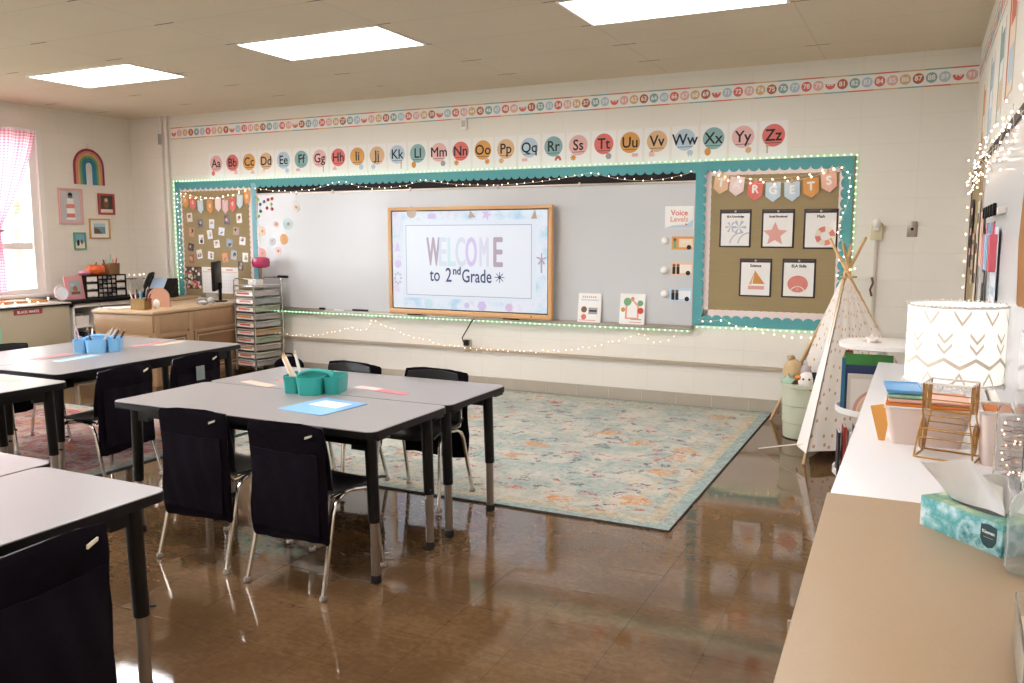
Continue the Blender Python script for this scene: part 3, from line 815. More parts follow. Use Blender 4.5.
b.box(-.70, .71, -.355, .385, a, a + .0002, em('pane', '#e6eef8'))
b.box(-.672, .672, -.33, .345, a + .0002, a + .0004, wht); rect_line(-.668, .668, -.327, .341, .005, gry, a + .0005)
# sea-side shapes in the margin
b.disc(-.60, .462, .055, a, a + .0003, tnn, 18); b.prism([(.02, .40), (.10, .41), (.04, .475)], a, a + .0003, tnn); b.prism([(.66, .39), (.72, .39), (.70, .475)], a, a + .0003, tnn)
b.box(-.42, -.33, .40, .445, a, a + .0003, lil); b.prism([(.21 + (.06 if i % 2 == 0 else .025) * math.cos(math.pi * i / 5), .43 + (.06 if i % 2 == 0 else .025) * math.sin(math.pi * i / 5)) for i in range(10)], a, a + .0003, lil)
b.disc(-.765, -.03, .04, a, a + .0003, lil, 12); b.prism([(-.80, .09), (-.735, .09), (-.765, .18)], a, a + .0003, lil); 
for k in range(8): b.disc(-.765 + .035 * math.cos(k * .785), -.17 + .05 * math.sin(k * .785), .011, a, a + .0003, em('grey', '#b6bcc8'), 8)
b.disc(.16, -.41, .05, a, a + .0003, lil, 6); b.disc(.44, -.415, .04, a, a + .0003, em('rose', '#ddc3de'), 8); b.disc(-.42, -.41, .05, a, a + .0003, aqu, 10); b.disc(0.0, -.41, .03, a, a + .0003, lil, 6)
for k in range(5): b.tube([(.765, .03, a + .0004), (.765 + .05 * math.cos(k * 1.256 + .3), .03 + .055 * math.sin(k * 1.256 + .3), a + .0004)], .007, mau, 5)
b.tube([(.765, .03, a + .0004), (.765, -.09, a + .0004)], .008, mau, 5)
# WELCOME, tall thin letters
for ch, x, m, sx in (('W', -.36, mau, .36), ('E', -.26, fai, .52), ('L', -.165, em('teal', '#cfe9ee'), .52), ('C', -.065, em('pale', '#dadfee'), .42), ('O', .05, lil, .40), ('M', .185, em('pale2', '#dddded'), .36), ('E', .325, mau, .58)):
    b.text(ch, x, .075, .275, a + .0007, m, sx=sx, bold=.006)
b.text('to', -.345, -.135, .125, a + .0007, nav, sx=.75, bold=.0018); b.text('2', -.195, -.135, .135, a + .0007, nav, sx=.75, bold=.0018); b.text('nd', -.105, -.09, .075, a + .0007, nav, sx=.85, bold=.003)
b.text('Grade', .105, -.140, .125, a + .0007, nav, sx=.72, bold=.0018)
for k in range(8):
    c_, s2 = math.cos(k * .785), math.sin(k * .785)
    b.tube([(.345 + .012 * c_, -.14 + .012 * s2, a + .0008), (.345 + .05 * c_, -.14 + .05 * s2, a + .0008)], .0035, nav, 5)
b.disc(.345, -.14, .015, a + .0006, a + .0009, nav, 10)
b.build('screen_image', tv, smooth=0)
MB().box(-.66, -.50, -.524, -.508, .05, .082, M_legblk, .003).build('pen_ledge', tv); MB().box(.38, .54, -.524, -.508, .05, .082, M_legblk, .003).build('pen_ledge', tv)
MB().disc(.67, -.489, .007, .085, .087, M_black, 10).build('power_button', tv)
MB().box(-.3, .3, -.2, .2, -.012, .014, M_legblk).build('wall_bracket', tv)
MB().tube([(.09,-.51,.025),(.035,-.56,.045),(-.005,-.64,.07),(-.055,-.72,.072),(-.04,-.775,.06)], .006, M_black, 8).build('power_cord', tv)
oc = thing('power_outlet', 'wall outlet with a black plug below the screen on the moulding', 'outlet', front(-3.875, .40, 0))
MB().box(-.036, .036, -.057, .057, .0, .03, M_trim, .004).build('cover_plate', oc); MB().box(-.02, .025, -.0, .055, .03, .07, M_black, .005).build('plug', oc)

# ---- things on the whiteboard
vl = thing('voice_level_sign', 'white rounded Voice Levels sign at the top right of the whiteboard', 'sign', front(-1.848, 1.592, .0205))
MB().box(-.122, .122, -.092, .092, 0, .003, M_lamcard, .0012).build('card', vl)
b = MB(); b.text('Voice', 0, .035, .045, .0034, M_cor, sx=1.0, bold=.002).text('Levels', 0, -.018, .045, .0034, mat('print_coral2', '#dfa088', .5), bold=.002)
b.prism([(-.118, -.088), (.118, -.088), (.118, -.02), (.06, -.06), (-.05, -.066)], .003, .0033, pal('blue')); b.disc(.06, -.06, .014, .0033, .0037, pal('red'), 3); b.build('lettering', vl, smooth=0)
for i, (cx, cz, ca, cb, lb) in enumerate(((-1.815, 1.378, '#dc9a55', '#e8d2b8', 'orange card with a child and a school bus'), (-1.818, 1.164, '#e5bfa0', '#efe4da', 'peach card with two children and a bus'), (-1.822, .946, '#bcd3e2', '#eef0f2', 'pale blue card with two people and a bus'))):
    t = thing('level_card', lb + ' on the whiteboard', 'card', front(cx, cz, .0205), 'bus picture cards on the whiteboard')
    MB().box(-.093, .093, -.055, .055, 0, .002, mat('card%d' % i, ca, .5)).build('card', t, smooth=0)
    b = MB(); b.box(-.03, .085, -.035, .035, .002, .0023, mat('cardb%d' % i, cb, .5)).disc(.055, -.035, .02, .0023, .0027, M_ink, 12)
    for q in range(1 if i == 0 else 2):
        xq = -.065 + q * .035; b.disc(xq, .028, .014, .0023, .0028, pal('brown'), 10).box(xq - .013, xq + .013, -.045, .016, .0023, .0027, pal('green') if i == 0 else M_ink)
    if i == 0: b.box(-.01, .075, .005, .02, .0023, .0026, pal('cream'))
    b.build('picture', t, smooth=0)
for i, (x, z) in enumerate(((-1.962, 1.398), (-1.965, 1.150), (-1.960, .951))):
    t = thing('push_light', 'round white push light beside the %s bus card' % ('orange', 'peach', 'pale blue')[i], 'push light', front(x, z, .0205), 'round push lights')
    MB().lathe([(.034, 0), (.034, .012), (.028, .018)], M_white, 20).build('ring_base', t); MB().lathe([(.028, .018), (.024, .026), (.012, .031), (.001, .032)], M_paper, 18).build('lens', t)
# two picture books on the tray
def traybook(x, w, h, label, kind):
    mw = front(x, .674, .055) @ Matrix.Rotation(R(-8), 4, 'X')
    t = thing('small_poster', label, 'poster', mw, 'sheets on the whiteboard tray')
    MB().box(-w / 2, w / 2, 0, h, 0, .004, M_paper).build('sheet', t, smooth=0); b = MB()
    if kind == 0:
        [b.box(-.07 + k * .02, -.062 + k * .02, h * .84, h * .91, .004, .0043, mat('print_faded_red', '#b9837e', .5)) for k in range(7)]; b.box(-w * .38, w * .38, h * .76, h * .79, .004, .0043, M_lilac)
        b.disc(-.05, h * .45, .028, .004, .0044, pal('brown'), 12).disc(-.05, h * .2, .025, .004, .0044, pal('red'), 12).box(-.008, .075, h * .30, h * .52, .004, .0044, pal('grey')).box(.0, .07, h * .38, h * .44, .0044, .0047, M_ink).box(-.09, .06, h * .08, h * .1, .004, .0043, pal('red'))
    else:
        hp = [(-.062, .05), (.062, .05), (.062, h * .62), (0, h * .84), (-.062, h * .62)]; b.prism(hp, .004, .0041, mat('print_house_pink', '#e3a090', .5)); b.prism([(x * .72, .05 + (y - .05) * .80 + .014) for x, y in hp], .0041, .0042, M_paper)
        b.disc(-.045, h * .74, .035, .004, .0044, pal('green'), 14).disc(0, h * .84, .016, .004, .0044, pal('orange'), 14).disc(.075, h * .46, .028, .004, .0044, mat('print_hotred', '#cf4f38', .5), 14).disc(.07, h * .70, .026, .004, .0044, pal('green'), 14)
        b.disc(-.082, h * .48, .02, .004, .0044, pal('orange'), 10).box(-.01, .085, h * .16, h * .2, .004, .0043, pal('teal')).box(-.02, .085, h * .08, h * .1, .004, .0043, pal('red'))
    b.build('picture', t, smooth=0)
traybook(-2.63, .215, .262, 'white sheet with grey and red pictures on the tray right of the screen', 0)
traybook(-2.237, .225, .27, 'white sheet with a pink house shape and green and orange fruit on the tray', 1)
# markers and erasers on tray
for x, n_, m, lb, w in ((-5.58, 'eraser', M_black, 'small black eraser on the tray at left', .07), (-5.10, 'eraser', M_black, 'long black eraser on the tray beside the screen', .19)):
    t = thing(n_, lb, 'eraser', front(x, .674, .06)); MB().box(-w / 2, w / 2, 0, .028, -.025, .0, m, .006).build('body', t); MB().box(-w / 2 + .003, w / 2 - .003, -.002, .007, -.024, -.001, pal('grey')).build('felt_pad', t)
for x in (-5.42, -5.30): tag(MB().tube([(x, 6.95, .681), (x + .12, 6.945, .681)], .007, M_paper if x < -5.4 else pal('grey'), 8).build('marker'), '%s marker lying on the tray between the erasers' % ('white' if x < -5.4 else 'grey'), 'marker', 'markers on the tray')
tag(MB().box(-6.17, -6.03, 6.95, 6.98, .995, 1.025, M_black, .012).build('eraser'), 'black magnetic eraser stuck on the whiteboard above the drawer cart', 'eraser')
# magnets
cols = {'g': '#a9c24e', 't': '#3d7c88', 'r': '#b8333c'}; cn_ = {'g': 'lime green', 't': 'teal', 'r': 'red'}
MG = [(-6.42, 1.823, 'g', 'top left'), (-6.335, 1.80, 't', 'top'), (-6.279, 1.82, 'r', 'top'), (-6.222, 1.83, 'r', 'top right'), (-6.39, 1.773, 't', 'upper left'), (-6.238, 1.773, 'g', 'right'), (-6.298, 1.733, 'r', 'lower'), (-6.228, 1.722, 'r', 'lower right'), (-6.388, 1.70, 't', 'lower left'), (-6.418, 1.65, 'g', 'bottom left')]
for x, z, c, w in MG:
    tag(MB().lathe([(.018, 0), (.018, .006), (.012, .012), (.001, .013)], mat('magnet_' + c, cols[c], .35), 14).build('magnet', None, front(x, z, .0205)), 'small %s round magnet at the %s of the magnet cluster' % (cn_[c], w), 'magnet', 'round magnets in the whiteboard corner')
MC = [(-5.906, 1.735, .05, '#cfc6bb', 'beige'), (-6.020, 1.563, .062, '#b3cdd0', 'pale blue'), (-6.180, 1.56, .035, '#e0c4b8', 'tiny brown'), (-6.375, 1.49, .05, '#eccfb5', 'peach'), (-6.078, 1.405, .056, '#dba263', 'orange'), (-6.245, 1.385, .042, '#c7d7e2', 'faint blue'), (-6.388, 1.255, .055, '#e4a09c', 'coral'), (-6.165, 1.28, .045, '#e8c9c6', 'pink')]
for x, z, r_, c, n_ in MC:
    t = thing('picture_magnet', '%s round picture magnet on the left end of the whiteboard' % n_, 'magnet', front(x, z, .0205), 'round picture magnets')
    MB().disc(0, 0, r_, 0, .003, mat('pm_' + n_, c, .5), 24).build('disc', t, smooth=0); MB().disc(r_ * .1, 0, r_ * .35, .003, .0035, mat('pmi_' + n_, '#a07c6c' if 'brown' in n_ or n_ == 'pink' else '#c59a80', .5), 7).build('picture', t, smooth=0)

# ---- snapshots on left pin board
PH = [(-7.436, 1.647), (-7.278, 1.58), (-7.107, 1.572), (-6.881, 1.613), (-6.703, 1.63), (-7.419, 1.482), (-7.275, 1.403), (-7.143, 1.456), (-6.967, 1.489), (-6.754, 1.492), (-7.436, 1.314), (-7.045, 1.352), (-6.857, 1.363), (-6.669, 1.385), (-7.31, 1.237), (-7.141, 1.224), (-6.801, 1.232), (-6.637, 1.207), (-7.434, 1.184), (-6.708, 1.114), (-6.93, 1.20)]
PHL = ['top of the far left column', 'top of the second column', 'top of the third column', 'top of the fourth column, dark and red', 'top of the far right column', 'second down in the far left column', 'second down in the second column', 'white, second down in the third column', 'bluish, centre of the board',
       'second down at the right side', 'third down in the far left column', 'third down near the middle', 'right of middle, third down', 'far right, third down', 'bottom of the second column', 'bottom of the third column', 'fourth down at the right side', 'far right, greenish, low down', 'bottom of the far left column', 'lowest on the right behind the cart', 'orange, just above the monitor']
SC = [['#d9d4cc', '#7c5a48'], ['#5c6472', '#3a3436'], ['#dde2ea', '#c9a596'], ['#3a3f58', '#c75a4c'], ['#e6e3de', '#8a4a3c'], ['#c98f6a', '#3f3a36'], ['#e6e6e4', '#3b3c40'], ['#e4e4e6', '#b9b9c0'], ['#dfe6ee', '#5b7898'], ['#b49a88', '#3a302e'],
      ['#39323a', '#4f4650'], ['#e8e2dc', '#c0826e'], ['#7fa0b4', '#5b4440'], ['#e8e4de', '#5a4c48'], ['#dcdcdc', '#3a4448'], ['#e8e8ea', '#6c7c8e'], ['#a8b0b8', '#3a343c'], ['#eceae2', '#7c9a6c'], ['#9a5a4c', '#c98f7a'], ['#4a3c38', '#a08c7a'], ['#d8905c', '#7c4a38']]
for i, (x, z) in enumerate(PH):
    t = thing('snapshot', 'small snapshot pinned on the left pin board, ' + PHL[i], 'photo', front(x, z, .0105, rnd.uniform(-.2, .2)), 'snapshots on the left pin board')
    w, h = rnd.choice([(.075, .1), (.085, .085), (.08, .1)])
    MB().box(-w / 2, w / 2, -h / 2, h / 2, 0, .0012, mat('snap%d' % i, SC[i][0], .4)).build('print', t, smooth=0)
    b = MB(); c2 = mat('snapd%d' % i, SC[i][1], .4)
    for k in range(3): b.disc(rnd.uniform(-.2, .2) * w, rnd.uniform(-.25, .2) * h, rnd.uniform(.12, .24) * h, .0012, .0016 + k * .0002, c2 if k < 2 else mat('snap_skin', '#c99f86', .5), 8)
    b.build('image', t, smooth=0)
# floral and calendar sheets at the board foot
t = thing('floral_sheet', 'dark floral patterned sheet at the bottom left of the left pin board', 'poster', front(-7.435, .97, .0105))
MB().box(-.14, .14, -.125, .125, 0, .002, mat('floral_base', '#4a3c34', .6)).build('sheet', t, smooth=0)
b = MB()
for i in range(46): b.disc(rnd.uniform(-.12, .12), rnd.uniform(-.105, .105), rnd.uniform(.012, .026), .002, .0022 + i * .00004, pal(rnd.choice(['cream', 'hot', 'tan', 'pink', 'brown', 'cream', 'green'])), 8)
b.build('flowers', t, smooth=0)
for i, (x, w) in enumerate(((-7.15, .27), (-6.875, .25))):
    t = thing('wall_calendar', 'white calendar page with red heading %s the monitor' % ('left of' if i == 0 else 'right of'), 'calendar', front(x, .955, .0105), 'calendar pages behind the monitor')
    MB().box(-w / 2, w / 2, -.15, .14, 0, .002, M_paper).build('page', t, smooth=0)
    b = MB(); b.box(-.05, .05, .104, .118, .002, .0024, M_cor)
    b.box(-w * .46, w * .46, .085, .09, .002, .0023, M_cor)
    for k in range(6): b.box(-w * .46, w * .46, .075 - k * .04, .0765 - k * .04, .002, .0022, M_lilac)
    for k in range(8): b.box(-w * .46 + k * w * .131, -w * .46 + k * w * .131 + .0015, -.125, .0765, .002, .0022, M_lilac)
    b.build('grid_lines', t, smooth=0)

# ---- LED strip around the border
def led(name, label, pts, step):
    pts = [Vector(p) for p in pts]; L = sum((pts[i + 1] - pts[i]).length for i in range(len(pts) - 1))
    root = string(name, label, pts, int(L / step), wire=M_white, r=.0055, jit=0.0, depth=(0, -1, 0), bm_=M_led, wr=.004, part='led')
    root['category'] = 'led strip'; return root
led('led_strip', 'mint green led strip around the outside of the teal border', [(-7.655, 6.99, .78), (-7.655, 6.99, 2.050), (-.492, 6.99, 2.050), (-.492, 6.99, .68), (-1.70, 6.99, .68)], .048)
led('led_strip', 'mint green led strip under the whiteboard tray', [(-6.42, 6.945, .645), (-1.72, 6.945, .645)], .048)

# ---- fairy lights on front wall
Y = 6.975
def chain(pts, s):
    o = []
    for a, b_ in zip(pts, pts[1:]): o += sag((a[0], Y - .02, a[1]), (b_[0], Y - .02, b_[1]), s if a[1] > .9 else s * .8)[(1 if o else 0):]
    return o
string('fairy_lights', 'fairy lights looped along the top of the whiteboard', chain([(-6.46, 1.955), (-5.3, 1.99), (-4.35, 1.965), (-2.62, 1.985), (-1.72, 1.965)], .075), 60, r=.004)
string('fairy_lights', 'warm fairy lights draped across the top of the right pin board', chain([(-1.60, 1.955), (-.60, 1.965)], .075) + chain([(-.60, 1.965), (-1.58, 1.93)], .10), 22, r=.0048)
string('fairy_lights', 'fairy lights hanging down the right edge of the right pin board', chain([(-.60, 1.965), (-.53, 1.90), (-.54, 1.70), (-.60, 1.5), (-.55, 1.35), (-.56, 1.2)], .01), 16)
string('fairy_lights', 'warm fairy lights draped across the top of the left pin board', chain([(-7.56, 1.93), (-6.5, 1.95)], .09) + chain([(-6.5, 1.95), (-7.5, 1.88)], .07), 26, r=.004)
string('fairy_lights', 'fairy lights running down the left edge of the left pin board', chain([(-7.58, 1.93), (-7.565, 1.6), (-7.57, 1.3), (-7.56, .95)], .0), 20, r=.0042)
string('fairy_lights', 'fairy lights looped along the wall below the whiteboard', chain([(-6.30, .42), (-5.2, .52), (-4.95, .60), (-3.6, .38), (-2.15, .60), (-1.85, .62)], .09), 80, r=.003)
string('fairy_lights', 'fairy lights along the foot of the right pin board', chain([(-1.66, .745), (-1.45, .76), (-1.28, .70), (-.66, .62), (-.5, .6)], .02), 16)

# ---- outlets and raceway on the right of the wall
pl_ = thing('night_light', 'small white night light plugged in a beige outlet right of the pin board', 'night light', front(-.330, 1.475, 0))
MB().box(-.042, .042, -.07, .055, 0, .03, mat('ivory_plastic', '#d9cdaa', .5), .004).build('outlet_box', pl_); MB().ball((0, .06, .055), .034, .034, .024, M_white).box(-.022, .022, .0, .05, .03, .06, M_white, .006).build('lamp_body', pl_)
MB().box(-.009, .009, -.80, -.07, 0, .014, mat('raceway', '#d3c9b9', .5), .002).build('raceway', pl_)
t = thing('wall_switch', 'brushed metal switch plate with black key switch on the right of the front wall', 'switch', front(-.086, 1.487, 0))
MB().box(-.036, .036, -.058, .058, 0, .005, M_dullchrome, .002).build('cover_plate', t); MB().disc(0, 0, .011, .005, .014, M_black, 12).build('key_switch', t)
tag(MB().tube([(-.345, 6.985, 1.12), (-.335, 6.97, 1.08), (-.352, 6.955, 1.03), (-.34, 6.965, .98)], .008, mat('dark_red', '#5a2a28', .5), 8).build('wall_hook'), 'dark hook on the wall beside the raceway behind the teepee', 'hook')
# pipes at left end of wall
for i, (x, r_, z0) in enumerate(((-7.80, .012, .1), (-7.725, .022, .1))):
    tag(MB().tube([(x, 6.97, z0), (x, 6.97, ZC)], r_, M_wall, 10).build('conduit'), ('thin' if i == 0 else 'thick') + ' painted conduit pipe running up the front wall near the left corner', 'pipe')
t = thing('thermostat_sensor', 'small dark grey sensor hanging on the conduit near the ceiling', 'sensor', front(-7.80, 2.52, .042)); MB().box(-.018, .018, -.06, .06, 0, .02, pal('grey'), .006).build('housing', t)

# ================================================================ RUGS
def rug(name, cx, cy, w, l, label, warm, rz=0):
    t = thing(name, label, 'rug', at(cx, cy, 0, rz), None)
    hx, hy = w / 2, l / 2
    MB().box(-hx, hx, -hy, hy, 0.001, .009, rug_mat(name + ('_warm' if warm else '_pale'), warm, hx, hy)).build('rug_pile', t, smooth=0)
    e = MB()
    for q in ((-hx - .004, hx + .004, -hy - .004, -hy), (-hx - .004, hx + .004, hy, hy + .004), (-hx - .004, -hx, -hy, hy), (hx, hx + .004, -hy, hy)): e.box(*q, .001, .010, mat('rug_binding', '#4b4a47', .9))
    e.build('binding', t, smooth=0); return t
rug('area_rug', -2.69, 5.415, 3.29, 3.06, 'large faded teal and cream patterned rug in front of the whiteboard', False)
rug('area_rug', -5.55, 3.95, 2.3, 1.5, 'smaller red and teal patterned rug under the left tables', True)

# ================================================================ TABLES
def make_table(mw, label, L=1.50, W=.60, H=.66):
    t = thing('classroom_table', label, 'table', mw, 'grey activity tables')
    def rr(hx, hy, r, n=6):
        o = []
        for qx, qy, a0 in ((1, 1, 0), (-1, 1, 90), (-1, -1, 180), (1, -1, 270)):
            for k in range(n + 1):
                a = R(a0 + 90 * k / n); o.append((qx * (hx - r) + r * math.cos(a), qy * (hy - r) + r * math.sin(a)))
        return o
    MB().prism(rr(L / 2 - .003, W / 2 - .003, .042), H - .004, H, M_lam).build('tabletop', t)
    MB().prism(rr(L / 2, W / 2, .045), H - .032, H - .003, M_black).build('edge_band', t)
    a = MB()
    for y in (-.235, .235): a.box(-L / 2 + .12, L / 2 - .12, y - .012, y + .012, H - .075, H - .031, M_legblk)
    for x in (-L / 2 + .12, L / 2 - .12): a.box(x - .012, x + .012, -.235, .235, H - .075, H - .031, M_legblk)
    a.build('apron_rail', t)
    for sx in (-1, 1):
        for sy in (-1, 1):
            lx, ly = sx * (L / 2 - .06), sy * .215
            lg = MB(); lg.tube([(lx - sx * .012, ly, H - .033), (lx, ly, .26)], .0265, M_legblk, 14, .0245)
            lg.box(lx - .06, lx + .06, ly - .04, ly + .04, H - .043, H - .031, M_legblk, .004)
            lg.prism([(lx - sx * .10, ly - .012), (lx, ly - .012), (lx, ly + .012), (lx - sx * .10, ly + .012)][::sx], H - .10, H - .04, M_legblk)
            lg.tube([(lx + .02, ly - .018, .285), (lx + .032, ly - .03, .285)], .005, M_legblk, 8)
            lo = lg.build('leg', t)
            MB().tube([(lx, ly, .27), (lx + sx * .002, ly, .03)], .0195, M_dullchrome, 14).build('leg_extension', lo)
            MB().lathe([(.018, 0), (.024, .004), (.024, .022), (.021, .034)], M_rubber, 14, (lx + sx * .002, ly)).build('glide', lo)
    return t
q = math.pi / 2
T0 = make_table(at(-2.67, 2.98), 'grey topped table nearest the rug on the camera side, holding the light blue folder')
copy_tree(T0, at(-2.67, 3.582), None, 'grey topped table against the rug, behind the table with the blue folder')
copy_tree(T0, at(-2.345, 1.045, 0, q), None, 'grey topped table in the lower left foreground beside the large black chair')
copy_tree(T0, at(-2.952, 1.10, 0, q), None, 'grey topped table at the lower left edge, left of the foreground table')
copy_tree(T0, at(-4.615, 3.765, .0102, q + R(2.5)), None, 'grey topped table with papers, right one of the pair beneath the blue caddy')
copy_tree(T0, at(-5.22, 3.735, .0102, q + R(2.5)), None, 'grey topped table holding the light blue caddy, left one of its pair')
copy_tree(T0, at(-4.385, 2.21, 0, q), None, 'grey topped table at the left edge with a tan paper at its far end')
copy_tree(T0, at(-4.99, 2.22, 0, q), None, 'grey topped table beyond the left edge beside the tan paper table')

# ================================================================ CHAIRS
def make_chair(mw, label):
    t = thing('classroom_chair', label, 'chair', mw, 'black school chairs with cloth seat sacks')
    def seat(u, v):
        x = (u - .5) * .40 * (1 - .10 * (1 - v) ** 2); y = -.17 + .39 * v
        return (x, y, .395 + .018 * (2 * abs(u - .5)) ** 3 - .045 * max(0, v - .78) ** 2 * 20 * .5 - .012 * math.sin(math.pi * v) + .03 * max(0, .15 - v) * 4)
    MB().grid(seat, 12, 12, M_seat, -.009).build('seat', t)
    def back(u, v):
        a = (u - .5); w = .36 * (1 - .15 * v ** 3); return (a * w, -.135 - .025 * v + .05 * (2 * abs(a)) ** 2 * .5, .40 + .275 * v + .012 * math.cos(a * 3))
    MB().grid(back, 10, 8, M_seat, .007).build('backrest', t)
    # cloth seat sack draped over the backrest
    n, K = 34, 16; vs_ = []; fs = []
    lev = [(.215, .400, .030), (.23, .402, .034), (.28, .404, .034), (.34, .404, .030), (.40, .402, .028), (.46, .400, .026), (.52, .396, .026), (.57, .398, .026), (.61, .400, .024), (.65, .398, .022), (.675, .394, .016), (.688, .385, .007)]
    for li, (z, w, d) in enumerate(lev):
        yc = -.162 - (z - .2) * .03
        for k in range(n):
            a = 2 * math.pi * k / n; c_, s2 = math.cos(a), math.sin(a)
            ex = (abs(c_) ** .35) * (1 if c_ >= 0 else -1); ey = (abs(s2) ** .6) * (1 if s2 >= 0 else -1)
            rip = .006 * math.sin(ex * 9 + li * .7) * (1 - li / 14) + .004 * math.sin(ex * 17 + li)
            top = (.010 * math.cos(ex * 1.4) + .006 * math.sin(ex * 2.2 + 1)) * (1 if li > 8 else li / 9)
            vs_.append((ex * w / 2 + .003 * math.sin(li * 1.7), yc + ey * d / 2 + rip * (1 if s2 < 0 else .4), z + top - .006 + (.008 * math.sin(ex * 3) if li < 2 else 0)))
    for li in range(len(lev) - 1):
        for k in range(n): fs.append((li * n + k, li * n + (k + 1) % n, (li + 1) * n + (k + 1) % n, (li + 1) * n + k))
    fs.append(tuple((len(lev) - 1) * n + k for k in range(n))); fs.append(tuple(reversed(range(n))))
    sk = MB().add(vs_, fs, M_cloth).build('seat_sack', t, smooth=60); sk['label'] = 'black cloth seat sack over the backrest'
    def pk(u, v):
        a = (u - .5) * 2; return (a * .175, -.186 - .010 * math.sin(math.pi * u) * math.sin(math.pi * min(v * 1.1, 1)) - .003 * math.sin(u * 20 + v * 6) - (v * .33) * .012, .25 + .33 * v - .006 * math.sin(math.pi * u) * v)
    MB().grid(pk, 18, 12, M_cloth2, -.004).build('pocket', sk, smooth=60)
    MB().prism([(.118, .640), (.150, .652), (.152, .661), (.119, .650)], .190, .197, M_tag).build('cloth_tag', sk).matrix_local = Matrix.Rotation(q, 4, 'X')
    for sx in (-1, 1):
        for r_ in (0, 1):
            if r_: pts = [(sx * .12, .06, .382), (sx * .155, .0, .382), (sx * .178, -.07, .378), (sx * .186, -.105, .362), (sx * .190, -.125, .325), (sx * .197, -.17, .16), (sx * .204, -.21, .012)]
            else: pts = [(sx * .12, -.04, .382), (sx * .155, .04, .382), (sx * .175, .10, .376), (sx * .182, .128, .358), (sx * .186, .140, .32), (sx * .194, .165, .15), (sx * .2, .185, .012)]
            lg = MB().tube(pts, .0105, M_chrome, 10).build('leg', t)
            MB().lathe([(.014, 0), (.017, .004), (.017, .010), (.011, .022)], M_dullchrome, 12, (pts[-1][0], pts[-1][1])).build('foot_glide', lg)
    for sx in (-1, 1): MB().tube([(sx * .155, .04, .383), (sx * .17, -.12, .385), (sx * .168, -.150, .43), (sx * .165, -.150, .60)], .009, M_chrome, 8).build('back_upright', t)
    return t
C0 = make_chair(at(-2.255, 2.74, .0, R(-2)), 'black school chair facing away at the front table, directly below the blue folder')
copy_tree(C0, at(-2.805, 2.775, 0, R(-1)), None, 'black school chair facing away, left of the chair below the blue folder')
copy_tree(C0, at(-2.40, 3.80, .010, math.pi + R(3)), None, 'black chair on the rug side of the table, nearer its right end')
copy_tree(C0, at(-2.98, 3.80, .010, math.pi - R(4)), None, 'black chair on the rug side of the table, behind the teal caddy')
copy_tree(C0, at(-2.06, 1.245, 0, q + R(4)), None, 'large black chair in the lower left corner, its back filling the foreground')
copy_tree(C0, at(-4.27, 3.305, 0, q + R(5)), None, 'black chair at the right side of the left tables, nearest the front table')
copy_tree(C0, at(-4.285, 3.86, 0, q + R(2)), None, 'black chair at the right side of the left tables, with silver papers in its pocket')
copy_tree(C0, at(-5.46, 3.60, .010, -q + R(3)), None, 'black chair behind the blue caddy tables, its top above the far table edge')

# things in the pocket of the far chair
tag(MB().box(-.035, .035, -.002, .002, 0, .09, mat('silver_film', '#8f979c', .25, .6), .001).build('folded_paper', None, at(-4.077, 3.86, .53, q + R(2))), 'silvery folded paper in the cloth pocket of a black chair', 'paper')

# ================================================================ TABLE TOP ITEMS
HT = .66
def caddy(mw, label, m):
    t = thing('supply_caddy', label, 'caddy', mw, 'plastic supply caddies')
    b = MB()
    b.tray(-.145, -.062, -.085, .085, 0, .088, m, .003, .88, .02); b.tray(.062, .145, -.085, .085, 0, .088, m, .003, .88, .02)
    b.tray(-.064, .064, -.125, -.006, 0, .088, m, .003, .88, .03); b.tray(-.064, .064, .006, .125, 0, .088, m, .003, .88, .03)
    b.box(-.064, .064, -.008, .008, .06, .088, m)
    b.build('tub', t)
    pts = [(-.085 * math.cos(R(a)), 0, .075 + .032 * math.sin(R(a)) ** .9) for a in range(0, 181, 12)]
    h = MB()
    for w_ in (-.014, 0, .014): h.tube([(p[0], w_, p[2]) for p in pts], .008, m, 8)
    h.build('handle', t)
    return t
cd1 = caddy(at(-2.70, 3.30, HT, R(18)), 'teal plastic supply caddy on the table by the blue folder', mat('teal_plastic', '#2fa39b', .4))
cd2 = copy_tree(cd1, at(-4.93, 3.80, HT + .0104, R(42)), None, 'light blue plastic supply caddy on the left tables')
mb_ = mat('light_blue_plastic', '#84c0ec', .4)
for ch in kids(cd2):
    me = ch.data.copy(); me.materials.clear(); me.materials.append(mb_); ch.data = me
def pencil(mw, lean, az, L, m, label, cat='pencil', group=None, r_=.0042):
    v = Vector((math.sin(lean) * math.cos(az), math.sin(lean) * math.sin(az), math.cos(lean)))
    t = thing('pencil' if cat == 'pencil' else cat.replace(' ', '_'), label, cat, mw, group)
    MB().tube([(0, 0, 0), tuple(v * L)], r_, m, 7).build('barrel', t)
    MB().tube([tuple(v * L), tuple(v * (L + .02))], r_, M_wood, 7, .0008).build('tip', t)
for i, (dx, dy, le, az, c, w) in enumerate(((-.10, -.02, .62, 2.9, '#f0e9e0', 'lowest white one'), (-.09, .0, .52, 3.1, '#e9dcc8', 'cream one'), (-.085, .02, .58, 3.3, '#f3f0ec', 'upper white one'), (-.08, .03, .40, 2.8, '#d9d4cf', 'grey one'), (-.09, -.03, .44, 3.2, '#eac7a8', 'peach one'), (-.075, .01, .3, 3.0, '#e8e4e0', 'steepest white one'))):
    pencil(Matrix.Translation((-2.70 + dx * .95 - dy * .3, 3.30 + dx * .3 + dy, HT + .02)), le, az, .17, mat('pencil%d' % i, c, .5), 'white and cream pencils leaning in the teal caddy, the %s' % w, 'pencil', 'pencils in the teal caddy', .006)
